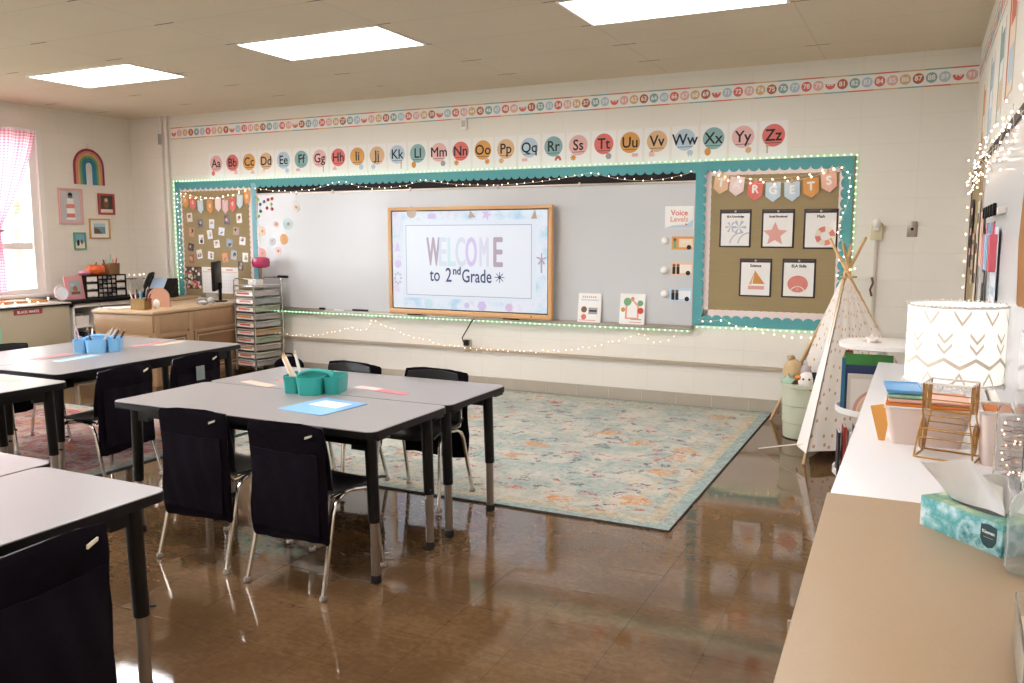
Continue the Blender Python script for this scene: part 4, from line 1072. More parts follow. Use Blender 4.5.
for i, (dx, dy, le, az, c, w) in enumerate(((-.02, -.06, .5, 2.9, '#3b3a3e', 'black, leaning left'), (.01, -.07, .9, .2, '#f0c9a0', 'peach, at the front'), (.05, .06, 1.0, .3, '#27262a', 'black, leaning right'), (.02, .07, .8, .6, '#dcdde0', 'grey, at the back'), (-.05, .05, .6, 2.4, '#e6e0d6', 'cream, at the back left'), (.10, .02, .8, .1, '#35343a', 'dark, at the right end'), (-.1, .0, .4, 3.0, '#c9a9c0', 'lilac, at the left end'), (0, .05, 1.0, 1.3, '#b9c6cc', 'pale blue, upright'))):
    pencil(Matrix.Translation((-4.93 + (dx * .74 - dy * .67), 3.80 + (dx * .67 + dy * .74), HT + .022)), min(le, .6), az, .15, mat('bpencil%d' % i, c, .5), 'marker in the light blue caddy, %s' % w, 'marker', 'markers in the light blue caddy', .006)
fo = thing('folder', 'light blue folder with a white label lying on the front table', 'folder', at(-2.425, 3.01, HT, R(-6)))
MB().box(-.135, .135, -.15, .15, 0, .004, mat('folder_blue', '#7db3e0', .45), .001).build('cover', fo)
MB().box(-.085, .085, -.01, .10, .004, .0046, M_paper).build('paper_label', fo, smooth=0)
b = MB().text('My Work', 0, .06, .022, .0048, mat('print_pinkish', '#d9a9a0', .5)); b = MB()
for k in range(3): b.box(-.06, .06 - k * .02, .07 - k * .025, .076 - k * .025, .0046, .0048, mat('print_pinkish', '#d9a9a0', .5))
b.build('label_lines', fo, smooth=0)
def slip(x, y, w, l, rz, c, label):
    tag(MB().box(-w / 2, w / 2, -l / 2, l / 2, 0, .0012, mat('slip_' + c, c, .6)).build('paper_strip', None, at(x, y, HT + .0003 + (.0102 if x < -4.6 else 0), rz), 0), label, 'paper', 'paper strips on the tables')
slip(-3.12, 3.345, .25, .062, R(-14), '#e8c3b0', 'peach paper strip left of the teal caddy, nearer the camera')
slip(-2.99, 3.455, .26, .055, R(-20), '#d98f92', 'pink paper strip left of the teal caddy, farther back')
slip(-2.35, 3.45, .20, .06, R(-8), '#d27f86', 'dark pink paper strip right of the teal caddy')
slip(-2.52, 3.49, .16, .06, R(-8), '#eccac4', 'pale pink paper strip just right of the teal caddy')
slip(-4.76, 3.50, .07, .32, R(8), '#a9d0ee', 'light blue paper strip in front of the blue caddy')
slip(-4.98, 3.50, .06, .30, R(6), '#db8a90', 'pink paper strip left of the light blue strip')
slip(-4.93, 4.20, .055, .28, R(6), '#dd8f95', 'pink paper strip beyond the blue caddy')
slip(-4.83, 4.30, .055, .26, R(3), '#ecc6a4', 'peach paper strip beyond the blue caddy')
slip(-4.50, 2.86, .30, .06, R(-4), '#ecc49c', 'tan paper strip on the left edge table')

# ================================================================ LEFT WALL DECOR
t = thing('rainbow_hanging', 'macrame rainbow hanging on the left wall above the frames', 'wall hanging', leftw(6.425, 2.01, .012))
for i, c in enumerate(('#a03a52', '#d8927c', '#dcae74', '#7fa477', '#3f8f8c', '#2f7fa6')):
    r_ = .178 - i * .025
    MB().tube([(-r_, -.01, 0)] + [(-r_ * math.cos(R(a)), .19 + r_ * math.sin(R(a)), 0) for a in range(0, 181, 12)] + [(r_, -.01, 0)], .0122, mat('yarn%d' % i, c, .95, bump=.6, bscale=90), 10).build('yarn_arc', t)
MB().tube([(0, .375, 0), (-.012, .40, 0), (0, .43, 0), (.012, .40, 0), (0, .375, 0)], .003, M_wire, 6).build('hanging_loop', t)
def frame(y0, z0, y1, z1, c, fw, label, pic, mt=None):
    w, h = abs(y1 - y0), abs(z1 - z0)
    t = thing('framed_picture', label, 'picture frame', leftw((y0 + y1) / 2, (z0 + z1) / 2, .001), 'framed pictures on the left wall')
    f = MB(); m = mat('frame_' + c, c, .5)
    for q_ in ((-w / 2, w / 2, h / 2 - fw, h / 2), (-w / 2, w / 2, -h / 2, -h / 2 + fw), (-w / 2, -w / 2 + fw, -h / 2 + fw, h / 2 - fw), (w / 2 - fw, w / 2, -h / 2 + fw, h / 2 - fw)): f.box(*q_, 0, .02, m, .003)
    f.build('frame', t); MB().box(-w / 2 + fw, w / 2 - fw, -h / 2 + fw, h / 2 - fw, .002, .006, mt or M_paper).build('mount', t, smooth=0)
    b = MB(); pic(b, w / 2 - fw, h / 2 - fw); b.build('picture', t, smooth=0)
def lighthouse(b, a, c):
    b.box(-a, a, -c, c, .006, .0064, mat('pic_grey', '#c2c1c3', .6)); z = .0064
    b.prism([(-.055, -c * .85), (.055, -c * .85), (.035, c * .5), (-.035, c * .5)], z, z + .0005, M_paper)
    for k in (-.72, -.12): b.prism([(-.055, c * k), (.05, c * k), (.046, c * (k + .26)), (-.05, c * (k + .26))], z + .0005, z + .001, M_cor)
    b.box(-.03, .03, c * .5, c * .68, z, z + .0006, pal('grey')); b.disc(0, c * .72, .028, z, z + .0006, M_ink, 12)
frame(6.035, 1.950, 6.32, 1.565, '#dcaaa4', .025, 'large pink framed lighthouse picture on the left wall', lighthouse)
def dog(b, a, c):
    b.box(-a, a, -c, c, .006, .0064, mat('pic_dark', '#4f4a46', .6)); b.disc(0, .0, .04, .0064, .007, pal('brown'), 12, .8, 1.3); b.disc(.0, .045, .022, .007, .0075, pal('tan'), 10); b.box(-a, a, -c, -c * .6, .0064, .0068, pal('cream'))
frame(6.518, 1.912, 6.728, 1.678, '#b5473f', .022, 'red framed photo of a brown animal on the left wall', dog)
def sea(b, a, c):
    b.box(-a * .62, a * .62, -c * .6, c * .6, .006, .0064, mat('pic_sea', '#6f97a0', .6)); b.prism([(-a * .6, -c * .58), (a * .3, -c * .58), (-a * .1, -c * .05), (-a * .6, c * .1)], .0064, .0068, pal('brown')); b.box(-a * .62, a * .62, c * .2, c * .6, .0064, .0067, pal('blue'))
frame(6.388, 1.632, 6.650, 1.410, '#d99f4e', .014, 'yellow wooden framed seaside picture on the left wall', sea)
def cat(b, a, c):
    b.box(-a, a, -c, c, .006, .0064, mat('pic_sky', '#7fb3c4', .6)); b.box(-a, a, -c, -c * .2, .0064, .0067, pal('cream')); b.disc(-.02, -.02, .024, .0067, .0072, M_ink, 10, .7, 1.5); b.disc(.025, -.01, .02, .0067, .0072, pal('brown'), 10, .7, 1.5)
frame(6.188, 1.478, 6.335, 1.292, '#5f9c7c', .014, 'small green framed picture, lowest on the left wall', cat)

# curtain on the window
t = thing('curtain', 'pink gingham curtain tied back at the left window', 'curtain', at(XL + .04, 0, 0))
M_ging = gingham_mat()
def cur(u, v):
    z = 2.50 - 1.62 * v
    if v < .62: k = (v / .62) ** 1.25; yr = 5.78 - .44 * k; yl = 4.70 + .50 * k
    else: k = (v - .62) / .38; yr = 5.34 + .04 * math.sin(k * 1.57); yl = 5.18 - .14 * k
    wid = yr - yl; y = yl + wid * u
    fold = .028 * math.sin(u * 44 + .5 * math.sin(v * 4)) * (1 - .3 * v)
    return (.035 + fold, y, z)
MB().grid(cur, 90, 36, M_ging, 0, 1.2, 1.6).build('gathered_cloth', t, smooth=80)
MB().tube([(.035 + .06 * math.cos(a), 5.27 + .085 * math.sin(a), 1.49) for a in [k * math.pi / 8 for k in range(16)]], .014, mat('tieback', '#e48aa6', .8), 8, closed=True).build('tie_back', t)
MB().tube([(.03, 3.85, 2.515), (.03, 5.80, 2.515)], .008, M_white, 8).build('curtain_rod', t)

# ================================================================ LEFT WALL CABINETS
CX = -7.75
cb = thing('heater_cabinet', 'beige metal cabinet under the window with a red nameplate', 'cabinet', at(XL + .02, 3.2, 0))
D = CX - XL - .02
MB().box(0, D - .01, 0, 2.47, .08, .755, M_cabinet).build('cabinet_body', cb, smooth=0); MB().box(.03, D - .04, .02, 2.45, 0, .08, M_black).build('toe_kick', cb)
MB().box(0, D + .015, -.01, 2.48, .755, .775, mat('speckled_top', '#cfc6ba', .35, noise=.08, nscale=80), .004).box(D + .008, D + .018, -.01, 2.48, .748, .762, M_black).build('cabinet_top', cb)
MB().box(D - .01, D, .01, 1.2, .09, .745, M_cabinet, .004).build('front_panel', cb); MB().box(D - .01, D, 1.22, 2.465, .09, .745, M_cabinet, .004).build('front_panel', cb)
np_ = MB(); np_.box(D, D + .003, 1.88, 2.17, .685, .735, mat('nameplate_red', '#a23a3a', .5)); o = np_.build('nameplate', cb, smooth=0)
tx = MB(); tx.T = Matrix(((0, 0, 1, D + .003), (1, 0, 0, 2.025), (0, 1, 0, .71), (0, 0, 0, 1))); tx.text('BLACK WHITE', 0, 0, .026, .0005, M_paper, sx=.95, bold=.001); tx.build('nameplate_lettering', cb, smooth=0)

oc_ = thing('open_shelf_cabinet', 'beige open shelf cabinet with a black top beside the wooden desk', 'cabinet', at(XL + .02, 5.70, 0))
f = MB(); Lc = 1.25
f.box(0, .015, 0, Lc, .08, .75, M_cabinet)
for y in (0, .30, .78, Lc - .02): f.box(0, D, y, y + .02, 0.08, .75, M_white)
f.box(0, D, 0, Lc, .08, .10, M_white).box(0, D, 0, Lc, .71, .75, M_white)
f.build('carcass', oc_, smooth=0)
for z in (.30, .50):
    MB().box(.015, D - .005, .02, Lc - .02, z, z + .018, M_white).build('shelf', oc_)
MB().box(0, D + .02, -.02, Lc + .03, .75, .785, M_black, .004).build('counter_top', oc_)
# contents of the open shelves
for i, (y, z, w, h, c, lb) in enumerate(((6.74 - 1.0, .518, .16, .10, '#e3ddd4', 'white box on the upper shelf beside the desk'), (5.84, .318, .12, .13, '#3c3230', 'dark basket of papers on the lower shelf beside the desk'), (5.72, .318, .08, .09, '#d8cfc4', 'cream pouch on the lower shelf beside the desk'))):
    t = thing('storage_box', lb, 'box', at(CX - .14, y + .02, z)); m = mat('sbox%d' % i, c, .7)
    MB().tray(-.10, .10, 0, w, 0, h, m, .004, .94, .01).build('box_body', t); MB().ball((0, w / 2, h), .07, w * .36, .025, M_paper if i else pal('grey'), 10, 6).build('contents', t)

# ---- things on the counters
DC = .785
# black drawer organiser
t = thing('drawer_organizer', 'black small parts organizer with clear drawers on the counter', 'organizer', at(-8.03, 5.96, DC, 0))
wd, hd, dd = .50, .24, .15; loc = Matrix(((0, 0, 1, .0), (1, 0, 0, 0), (0, 1, 0, 0), (0, 0, 0, 1)))
f = MB(); f.T = loc; fd = .16
f.box(0, wd, 0, .01, 0, fd, M_black).box(0, wd, hd - .01, hd, 0, fd, M_black).box(0, .01, 0, hd, 0, fd, M_black).box(wd - .01, wd, 0, hd, 0, fd, M_black).box(0, wd, 0, hd, 0, .01, M_black).box(.145, .155, 0, hd, 0, fd, M_black).box(.365, .375, 0, hd, 0, fd, M_black)
for k in (1, 2): f.box(0, .15, hd * k / 3 - .005, hd * k / 3 + .005, 0, fd, M_black).box(.37, wd, hd * k / 3 - .005, hd * k / 3 + .005, 0, fd, M_black)
for k in range(1, 5): f.box(.15, .37, hd * k / 5 - .004, hd * k / 5 + .004, 0, fd, M_black)
for k in range(1, 4): f.box(.15 + .055 * k - .003, .15 + .055 * k + .003, 0, hd, 0, fd, M_black)
f.build('frame', t)
M_drw = mat('drawer_clear', '#b9b3aa', .25); 
def drw(x0, x1, y0, y1, c):
    b = MB(); b.T = loc; b.box(x0, x1, y0, y1, .02, fd - .006, c, .002).box(x0 + .006, x1 - .006, y0 + .006, y1 - .006, fd - .006, fd - .004, M_paper if x1 - x0 > .1 else c)
    o = b.build('drawer', t); h = MB(); h.T = loc; h.box((x0 + x1) / 2 - .012, (x0 + x1) / 2 + .012, y0 + .004, y0 + .012, fd - .006, fd + .004, M_alu); h.build('drawer_pull', o)
for k in range(3):
    for x0, x1 in ((.014, .142), (.378, wd - .014)): drw(x0, x1, hd * k / 3 + .012, hd * (k + 1) / 3 - .010, mat('drawer_tan', '#c3a990', .4))
for k in range(5):
    for j in range(4): drw(.155 + .055 * j, .155 + .055 * j + .046, hd * k / 5 + .008, hd * (k + 1) / 5 - .008, mat('drawer_c%d' % ((k * 3 + j * 5) % 4), ['#cfc8bd', '#8f8a86', '#4a4345', '#b5b9b4'][(k * 3 + j * 5) % 4], .3))
tp = DC + hd
t = thing('faux_pumpkin', 'orange pumpkin on top of the black drawer organizer', 'pumpkin', at(-7.95, 6.15, tp))
b = MB()
for k in range(9): b.ball((.045 * math.cos(k * .698), .05 * math.sin(k * .698), .055), .045, .05, .055, mat('pumpkin_orange', '#d9622c', .5), 10, 8)
b.build('pumpkin_body', t); MB().tube([(0, 0, .1), (.005, .01, .135)], .009, pal('brown'), 7, .005).build('stem', t)
t = thing('pink_pouch', 'pink cloth pouch on top of the black drawer organizer', 'pouch', at(-7.96, 6.02, tp)); MB().ball((0, 0, .025), .05, .07, .03, mat('pink_cloth', '#d98a9c', .8), 12, 8).build('cloth_body', t)
t = thing('pencil_basket', 'brown wicker basket of pens on top of the black drawer organizer', 'basket', at(-7.95, 6.34, tp))
MB().tray(-.06, .06, -.07, .07, 0, .12, mat('wicker', '#8a6440', .8, bump=.8, bscale=120), .006, .92, .01).build('basket_body', t)
for i, (x, y, c, w, L) in enumerate(((0, -.02, '#9fc4a8', 'pale green', .20), (.02, .02, '#d04a80', 'hot pink', .16), (-.02, .04, '#c98a50', 'orange', .15), (.01, -.05, '#3a3230', 'black', .15), (-.02, .0, '#d8cfc4', 'cream', .14))):
    pencil(Matrix.Translation((-7.95 + x, 6.34 + y, tp + .01)), .15 + .05 * i, 1.2 * i, L, mat('bp%d' % i, c, .5), '%s pen in the wicker basket on the organizer' % w, 'marker', 'pens in the wicker basket', .008)
# pink photo frame and round mirror
t = thing('photo_frame', 'pink scalloped photo frame leaning on the black drawer organizer', 'photo frame', at(-7.90, 5.86, DC) @ Matrix.Rotation(R(-10), 4, 'Y'))
b = MB(); b.T = Matrix(((0, 0, 1, 0), (1, 0, 0, 0), (0, 1, 0, 0), (0, 0, 0, 1))); pk_ = mat('frame_pinkbright', '#e09a9c', .5)
b.box(-.10, .10, .005, .235, 0, .012, pk_, .003)
for k in range(9):
    for y in (.008, .232): b.disc(-.096 + k * .024, y, .013, 0, .012, pk_, 8)
for k in range(10):
    for x in (-.098, .098): b.disc(x, .012 + k * .024, .013, 0, .012, pk_, 8)
b.build('scalloped_frame', t); b = MB(); b.T = Matrix(((0, 0, 1, 0), (1, 0, 0, 0), (0, 1, 0, 0), (0, 0, 0, 1)))
b.box(-.062, .062, .045, .195, .012, .0135, mat('photo_g', '#9fb0ab', .4)).disc(.0, .11, .03, .0135, .0142, pal('rust'), 10).disc(-.03, .15, .022, .0135, .0142, pal('blue'), 10).box(-.05, .05, .05, .08, .0135, .0142, pal('brown'))
b.build('photo', t, smooth=0)
t = thing('round_mirror', 'small round tabletop mirror with a pink rim on the counter', 'mirror', at(-7.86, 5.68, DC) @ Matrix.Rotation(R(-12), 4, 'Y'))
b = MB(); b.tube([(0, .070 * math.cos(a), .080 + .070 * math.sin(a)) for a in [k * math.pi / 14 for k in range(28)]], .010, mat('mirror_rim', '#e8cdd0', .4), 8, closed=True); b.build('rim', t)
b = MB(); b.T = Matrix(((0, 0, 1, 0), (1, 0, 0, 0), (0, 1, 0, .080), (0, 0, 0, 1))); b.disc(0, 0, .066, -.004, .004, mat('mirror_glass', '#e6e8ea', .05, 1.0), 28); b.build('mirror_glass', t)
string('fairy_lights', 'fairy lights lying along the window counter', [(-7.90 + .05 * math.sin(k * 1.9), 3.5 + k * .125, .79) for k in range(18)], 22, r=.008, depth=(0, 0, 1), jit=.03)
string('fairy_lights', 'fairy lights along the wall behind the wooden desk', [(-8.25, 6.58, .98), (-8.2, 6.75, 1.0), (-8.1, 6.93, .99)], 7, r=.005, depth=(1, 0, 0))
tag(MB().box(-8.30, -7.98, 4.2, 5.6, .776, .80, mat('orange_wood', '#b8793c', .5), .004).build('wooden_tray'), 'long orange wooden tray lying on the window counter', 'tray')
# desk clutter behind
t = thing('storage_bin', 'floral white bin against the wall behind the wooden desk', 'bin', at(-8.10, 6.72, DC)); MB().tray(-.10, .10, -.09, .09, 0, .17, mat('floral_bin', '#d9d2c6', .6, noise=.3, nscale=40), .004, .92, .02).build('bin_body', t)
MB().box(-.105, .105, -.095, .095, .165, .18, M_clear, .004).build('lid', t)

# green chair at left edge
t = thing('mint_tower', 'mint green plastic tower at the left edge under the nameplate', 'storage tower', at(-6.62, 3.92, 0))
mg = mat('mint_plastic', '#8fc3a4', .4)
for k in range(4):
    MB().tray(-.18, .18, -.17, .17, .02 + k * .175, .17 + k * .175, mg, .005, .94, .03).build('drawer', t)
f = MB()
for sx in (-1, 1):
    for sy in (-1, 1): f.box(sx * .185 - .01, sx * .185 + .01, sy * .175 - .01, sy * .175 + .01, 0, .72, mg, .003)
f.box(-.19, .19, -.18, .18, .70, .72, mg, .004); f.build('tower_frame', t)

# ================================================================ TEACHER'S DESK
M_desk = mat('oak_desk', '#aa8865', .45, noise=.1, nscale=7); M_desktop = mat('oak_desktop', '#c4a582', .4, noise=.08, nscale=5); M_deskin = mat('oak_panel', '#8c6847', .5, noise=.1, nscale=7)
dk = thing('teacher_desk', 'tan wooden panelled desk in the left corner with the monitor on it', 'desk', at(-6.28, 5.42, 0, R(7)))
DW, DL, DH = .68, 1.50, .755     # extends to -x and +y
MB().box(-DW - .02, .02, -.02, DL + .02, DH - .035, DH, M_desktop, .01).build('desktop', dk)
MB().box(-DW, 0, 0, DL, .06, DH - .035, M_desk).build('desk_body', dk, smooth=0)
MB().box(-DW + .03, -.03, .03, DL - .03, 0, .06, M_deskin).build('plinth', dk)
def panel(b, x0, x1, y0, y1):
    b.box(x0, x1, y0, y1, 0, .006, M_deskin)
    for q_ in ((x0, x1, y1 - .03, y1), (x0, x1, y0, y0 + .03), (x0, x0 + .03, y0 + .03, y1 - .03), (x1 - .03, x1, y0 + .03, y1 - .03)): b.box(*q_, .006, .024, M_desk, .003)
    for q_ in ((x0 + .05, x1 - .05, y1 - .062, y1 - .05), (x0 + .05, x1 - .05, y0 + .05, y0 + .062), (x0 + .05, x0 + .062, y0 + .062, y1 - .062), (x1 - .062, x1 - .05, y0 + .062, y1 - .062)): b.box(*q_, .006, .016, M_desktop, .002)
FR = Matrix(((1, 0, 0, 0), (0, 0, -1, 0), (0, 1, 0, 0), (0, 0, 0, 1)))      # faces -y
SD = Matrix(((0, 0, 1, 0), (1, 0, 0, 0), (0, 1, 0, 0), (0, 0, 0, 1)))       # faces +x
for k in range(1):
    b = MB(); b.T = FR; b.box(-DW, 0, .555, .715, 0, .012, M_desk, .004); b.build('upper_rail', dk)
    b = MB(); b.T = FR; panel(b, -DW + .04, -.04, .10, .53); b.build('front_panel', dk)
b = MB(); b.T = SD; b.box(0, DL, .555, .715, 0, .012, M_desk, .004); b.build('upper_rail', dk)
for y0, y1 in ((.04, .44), (.52, 1.40)):
    b = MB(); b.T = SD; panel(b, y0, y1, .10, .53); b.build('side_panel', dk)
b = MB(); b.T = SD
for y in (0, .45, 1.42): b.box(y, y + .06, .06, .715, 0, .016, M_desk, .004)
b.build('stile', dk)

ZD = DH
def deskp(dx, dy): 
    v = at(-6.28, 5.42, 0, R(7)) @ Vector((dx, dy, ZD)); return v
# monitor
mo = thing('monitor', 'black computer monitor seen from the side on the wooden desk', 'monitor', Matrix.Translation((-6.66, 6.58, ZD)) @ Matrix.Rotation(R(37), 4, 'Z'))
MB().disc(0, 0, .13, 0, .010, M_black, 26, .8, 1).build('stand_base', mo); MB().tube([(0.03, 0, .01), (.035, 0, .20)], .018, M_black, 10).build('stand_neck', mo)
b = MB(); b.box(-.012, .020, -.25, .25, .12, .42, M_black, .006); b.build('screen_housing', mo); MB().box(-.0135, -.012, -.24, .24, .135, .41, mat('dark_screen', '#0e1014', .12)).build('screen_glass', mo)
# gold pencil cup
c0 = deskp(-.25, .13)
pc = thing('pencil_cup', 'gold ribbed pencil holder full of pens on the desk corner', 'pencil cup', at(c0.x, c0.y, ZD, R(7)))
MB().tray(-.085, .085, -.05, .05, 0, .105, mat('gold_leaf', '#8a6a3c', .4, .5, bump=.8, bscale=60), .004, .97, .008).build('cup_body', pc)
for i, (x, y, le, az, c, w) in enumerate(((-.05, 0, .2, 3, '#d8b8a8', 'pale pink'), (-.02, .02, .15, 2, '#4a7a9c', 'blue'), (.0, -.02, .1, 4, '#3b3840', 'black'), (.03, .01, .2, .5, '#7f5a8c', 'purple'), (.05, 0, .45, .2, '#a83240', 'dark red'), (.02, .03, .1, 1, '#5fae9c', 'teal'), (-.04, -.03, .3, 3.5, '#e8e2da', 'white'), (.06, -.02, .3, .1, '#2e2a30', 'charcoal'), (-.01, 0, .05, 2, '#9cc7d8', 'light blue'))):
    pencil(Matrix.Translation((c0.x + x, c0.y + y, ZD + .008)), le, az, .16 + .012 * (i % 4), mat('dp%d' % i, c, .5), '%s pen standing in the gold pencil holder' % w, 'pen', 'pens in the gold holder', .006)
c0 = deskp(-.17, .24)
t = thing('egg_ornament', 'white egg shaped ornament beside the gold pencil holder', 'ornament', at(c0.x, c0.y, ZD)); MB().ball((0, 0, .045), .03, .03, .046, M_white, 16, 12).build('ornament_body', t)
c0 = deskp(-.28, .40)
t = thing('file_holder', 'dusty pink arched file holder standing on the desk', 'file holder', at(c0.x, c0.y, ZD, R(35)))
MB().prism([(-.10, 0), (.10, 0)] + [(.10 * math.cos(R(a)), .09 + .10 * math.sin(R(a))) for a in range(0, 181, 12)], -.012, .012, mat('dusty_pink', '#c9977c', .6)).build('arched_plate', t)
for ch in kids(t): ch.matrix_local = Matrix.Rotation(math.pi / 2, 4, 'X')
MB().box(-.10, .10, .012, .10, 0, .006, mat('dusty_pink', '#c9977c', .6), .002).build('holder_base', t)
for i, (dx, dy, r_, h, lb) in enumerate(((-.10, .80, .055, .075, 'wide clear glass jar on the desk beside the monitor'), (-.12, .95, .045, .11, 'tall clear glass jar on the desk beside the monitor'))):
    c0 = deskp(dx, dy); t = thing('glass_jar', lb, 'jar', at(c0.x, c0.y, ZD), 'clear jars on the desk')
    MB().lathe([(r_ * .8, 0), (r_, .01), (r_, h * .8), (r_ * .8, h), (r_ * .74, h), (r_ * .93, h * .8), (r_ * .93, .014), (.001, .012)], M_clear, 18, cap=False).build('jar_body', t)
    MB().ball((0, 0, h * .35), r_ * .7, r_ * .7, h * .25, mat('jar_fill', '#e9dfe0', .6), 10, 6).build('contents', t)
c0 = deskp(-.62, .16)
for k in range(3): tag(MB().box(-.13, .13, -.09, .09, 0, .003, M_paper).build('paper', None, at(c0.x + .02 * k, c0.y + .03 * k, ZD + .0032 * k, R(15 + 20 * k)), 0), 'white paper sheet on the left of the desk, %s in its pile' % ('lowest', 'middle', 'topmost')[k], 'paper', 'papers on the desk')
# desk phone on the counter behind
t = thing('desk_phone', 'black desk phone with a tilted screen behind the pencil holder', 'phone', Matrix.Translation((-7.53, 6.62, .773)) @ Matrix.Rotation(R(-60), 4, 'Z'))
b = MB(); b.prism([(-.10, 0), (.10, 0), (.10, .05), (-.10, .20)], -.16, .16, M_black); b.T = Matrix.Identity(4); o = b.build('phone_base', t); o.matrix_local = Matrix.Rotation(math.pi / 2, 4, 'X')
b = MB(); b.box(-.045, .045, -.022, .022, .0, .0, M_black); 
MB().tube([(-.09, -.12, .215), (-.12, -.12, .25), (-.05, -.12, .24), (.06, -.12, .17), (.11, -.12, .12), (.10, -.12, .09)], .025, M_black, 10).build('handset', t)
MB().prism([(-.085, .193), (.05, .095), (.055, .102), (-.08, .200)], -.05, .10, mat('phone_screen', '#a9c0d8', .2)).build('display', t)
for ch in kids(t):
    if ch.name.startswith('display'): ch.matrix_local = Matrix.Rotation(math.pi / 2, 4, 'X')

# side return under the phone
sr = thing('desk_return', 'narrow wooden side table behind the desk under the phone', 'side table', at(-7.46, 6.64, 0))
MB().box(-.20, .20, -.28, .30, .74, .772, M_desktop, .006).build('table_top', sr)
for sx in (-.17, .17):
    for sy in (-.25, .27): MB().box(sx - .02, sx + .02, sy - .02, sy + .02, 0, .74, M_desk, .003).build('leg', sr)

# ================================================================ ROLLING DRAWER CART
ct = thing('drawer_cart', 'chrome rolling cart with ten clear drawers between the desk and whiteboard', 'cart', at(-6.085, 6.50, 0, R(-8)))
cw, cl, ch_ = .30, .37, .93     # extends to -x and +y
f = MB()
for x in (-cw, 0):
    for y in (0, cl): f.tube([(x, y, .07), (x, y, ch_)], .009, M_chrome, 8)
for z in (.09, ch_):
    f.tube([(-cw, 0, z), (0, 0, z), (0, cl, z), (-cw, cl, z)], .007, M_chrome, 8, closed=True)
for k in range(1, 11):
    z = .09 + k * .080
    for y in (0, cl): f.tube([(-cw, y, z - .015), (0, y, z - .015)], .004, M_chrome, 6)
    for x in (-cw, 0): f.tube([(x, 0, z - .015), (x, cl, z - .015)], .004, M_chrome, 6)
f.build('chrome_frame', ct)
for y in (0, cl):
    hdl = MB().tube([(-cw, y, ch_), (-cw, y, ch_ + .05), (-cw + .03, y, ch_ + .075), (-.03, y, ch_ + .075), (0, y, ch_ + .05), (0, y, ch_)], .006, M_chrome, 8)
    hdl.build('push_handle', ct)
tint = ['#d9d6cf', '#d8d9c9', '#e0d2c6', '#c6d6bd', '#dcb892', '#d6d4cc', '#cfcac4', '#cbd6bd', '#c3c9c6', '#dcd8d2']
for k in range(10):
    z0 = .10 + k * .080 + .006
    d = MB(); d.tray(-cw + .012, -.012, .008, cl - .01, z0, z0 + .062, mat('dcart%d' % k, tint[k], .3, trans=.35), .003, .96, .012)
    do = d.build('drawer', ct)
    b = MB(); b.T = Matrix(((1, 0, 0, 0), (0, 0, -1, .006), (0, 1, 0, 0), (0, 0, 0, 1))); b.box(-cw + .02, -.02, z0 + .004, z0 + .054, 0, .003, M_paper)
    cc = [M_cor, mat('print_hotred', '#cf4f38', .5), pal('orange'), pal('red')][k % 4]
    b.box(-cw + .035 + .02 * (k % 3), -.05 - .02 * (k % 2), z0 + .018, z0 + .036, .003, .0036, cc); b.build('drawer_label', do, smooth=0)
    MB().box(-cw + .03, -.03, .03, cl - .04, z0 + .006, z0 + .035, mat('dfill%d' % (k % 5), ['#e6e2dc', '#9dbb86', '#d79a68', '#d8d4ce', '#b06a5c'][k % 5], .8), .004).build('contents', do)
for x in (-cw, 0):
    for y in (0, cl):
        w = MB(); w.T = Matrix.Translation((x, y, .03)) @ Matrix.Rotation(q, 4, 'X'); w.disc(0, 0, .028, -.010, .010, M_rubber, 16); w.T = Matrix.Identity(4); w.tube([(x, y, .03), (x, y, .075)], .006, M_chrome, 8); w.build('caster', ct)
t = thing('tissue_cube', 'small white box on top of the drawer cart', 'box', at(-6.16, 6.62, ch_ + .012, R(-8))); MB().box(-.06, .06, -.05, .05, 0, .055, M_paper, .004).build('box_body', t); MB().box(-.03, .03, -.02, .02, .055, .057, M_ink).build('opening', t)
MB().box(-6.37, -6.09, 6.53, 6.90, ch_ - .002, ch_ + .010, M_dullchrome, .002).build('x')
bpy.data.objects.remove(bpy.data.objects['x'])
b = MB().box(-cw + .01, -.01, .01, cl - .01, ch_ - .004, ch_ + .008, M_frost, .002).build('top_tray', ct)
t = thing('red_cap', 'magenta round glass lamp shade above the drawer cart', 'lamp', at(-6.245, 6.80, ch_ + .012))
MB().lathe([(.03, 0), (.03, .01), (.008, .015), (.008, .155), (.014, .166)], M_gold, 14).build('lamp_stem', t)
MB().lathe([(.06, .165), (.088, .18), (.094, .22), (.088, .262), (.06, .277)], mat('magenta_glass', '#b52a5c', .2, coat=.5), 22).build('lamp_shade', t)
t['label'] = 'small magenta lamp standing behind the chrome drawer cart'; t.name = 'table_lamp'
t = thing('black_bag', 'black bag on the floor behind the drawer cart', 'bag', at(-5.86, 6.74, 0)); MB().ball((0, 0, .10), .17, .13, .10, M_cloth, 16, 9).build('bag_body', t)
MB().tube([(-.08, 0, .17), (-.04, 0, .23), (.04, 0, .23), (.08, 0, .17)], .008, M_cloth, 7).build('carry_strap', t)

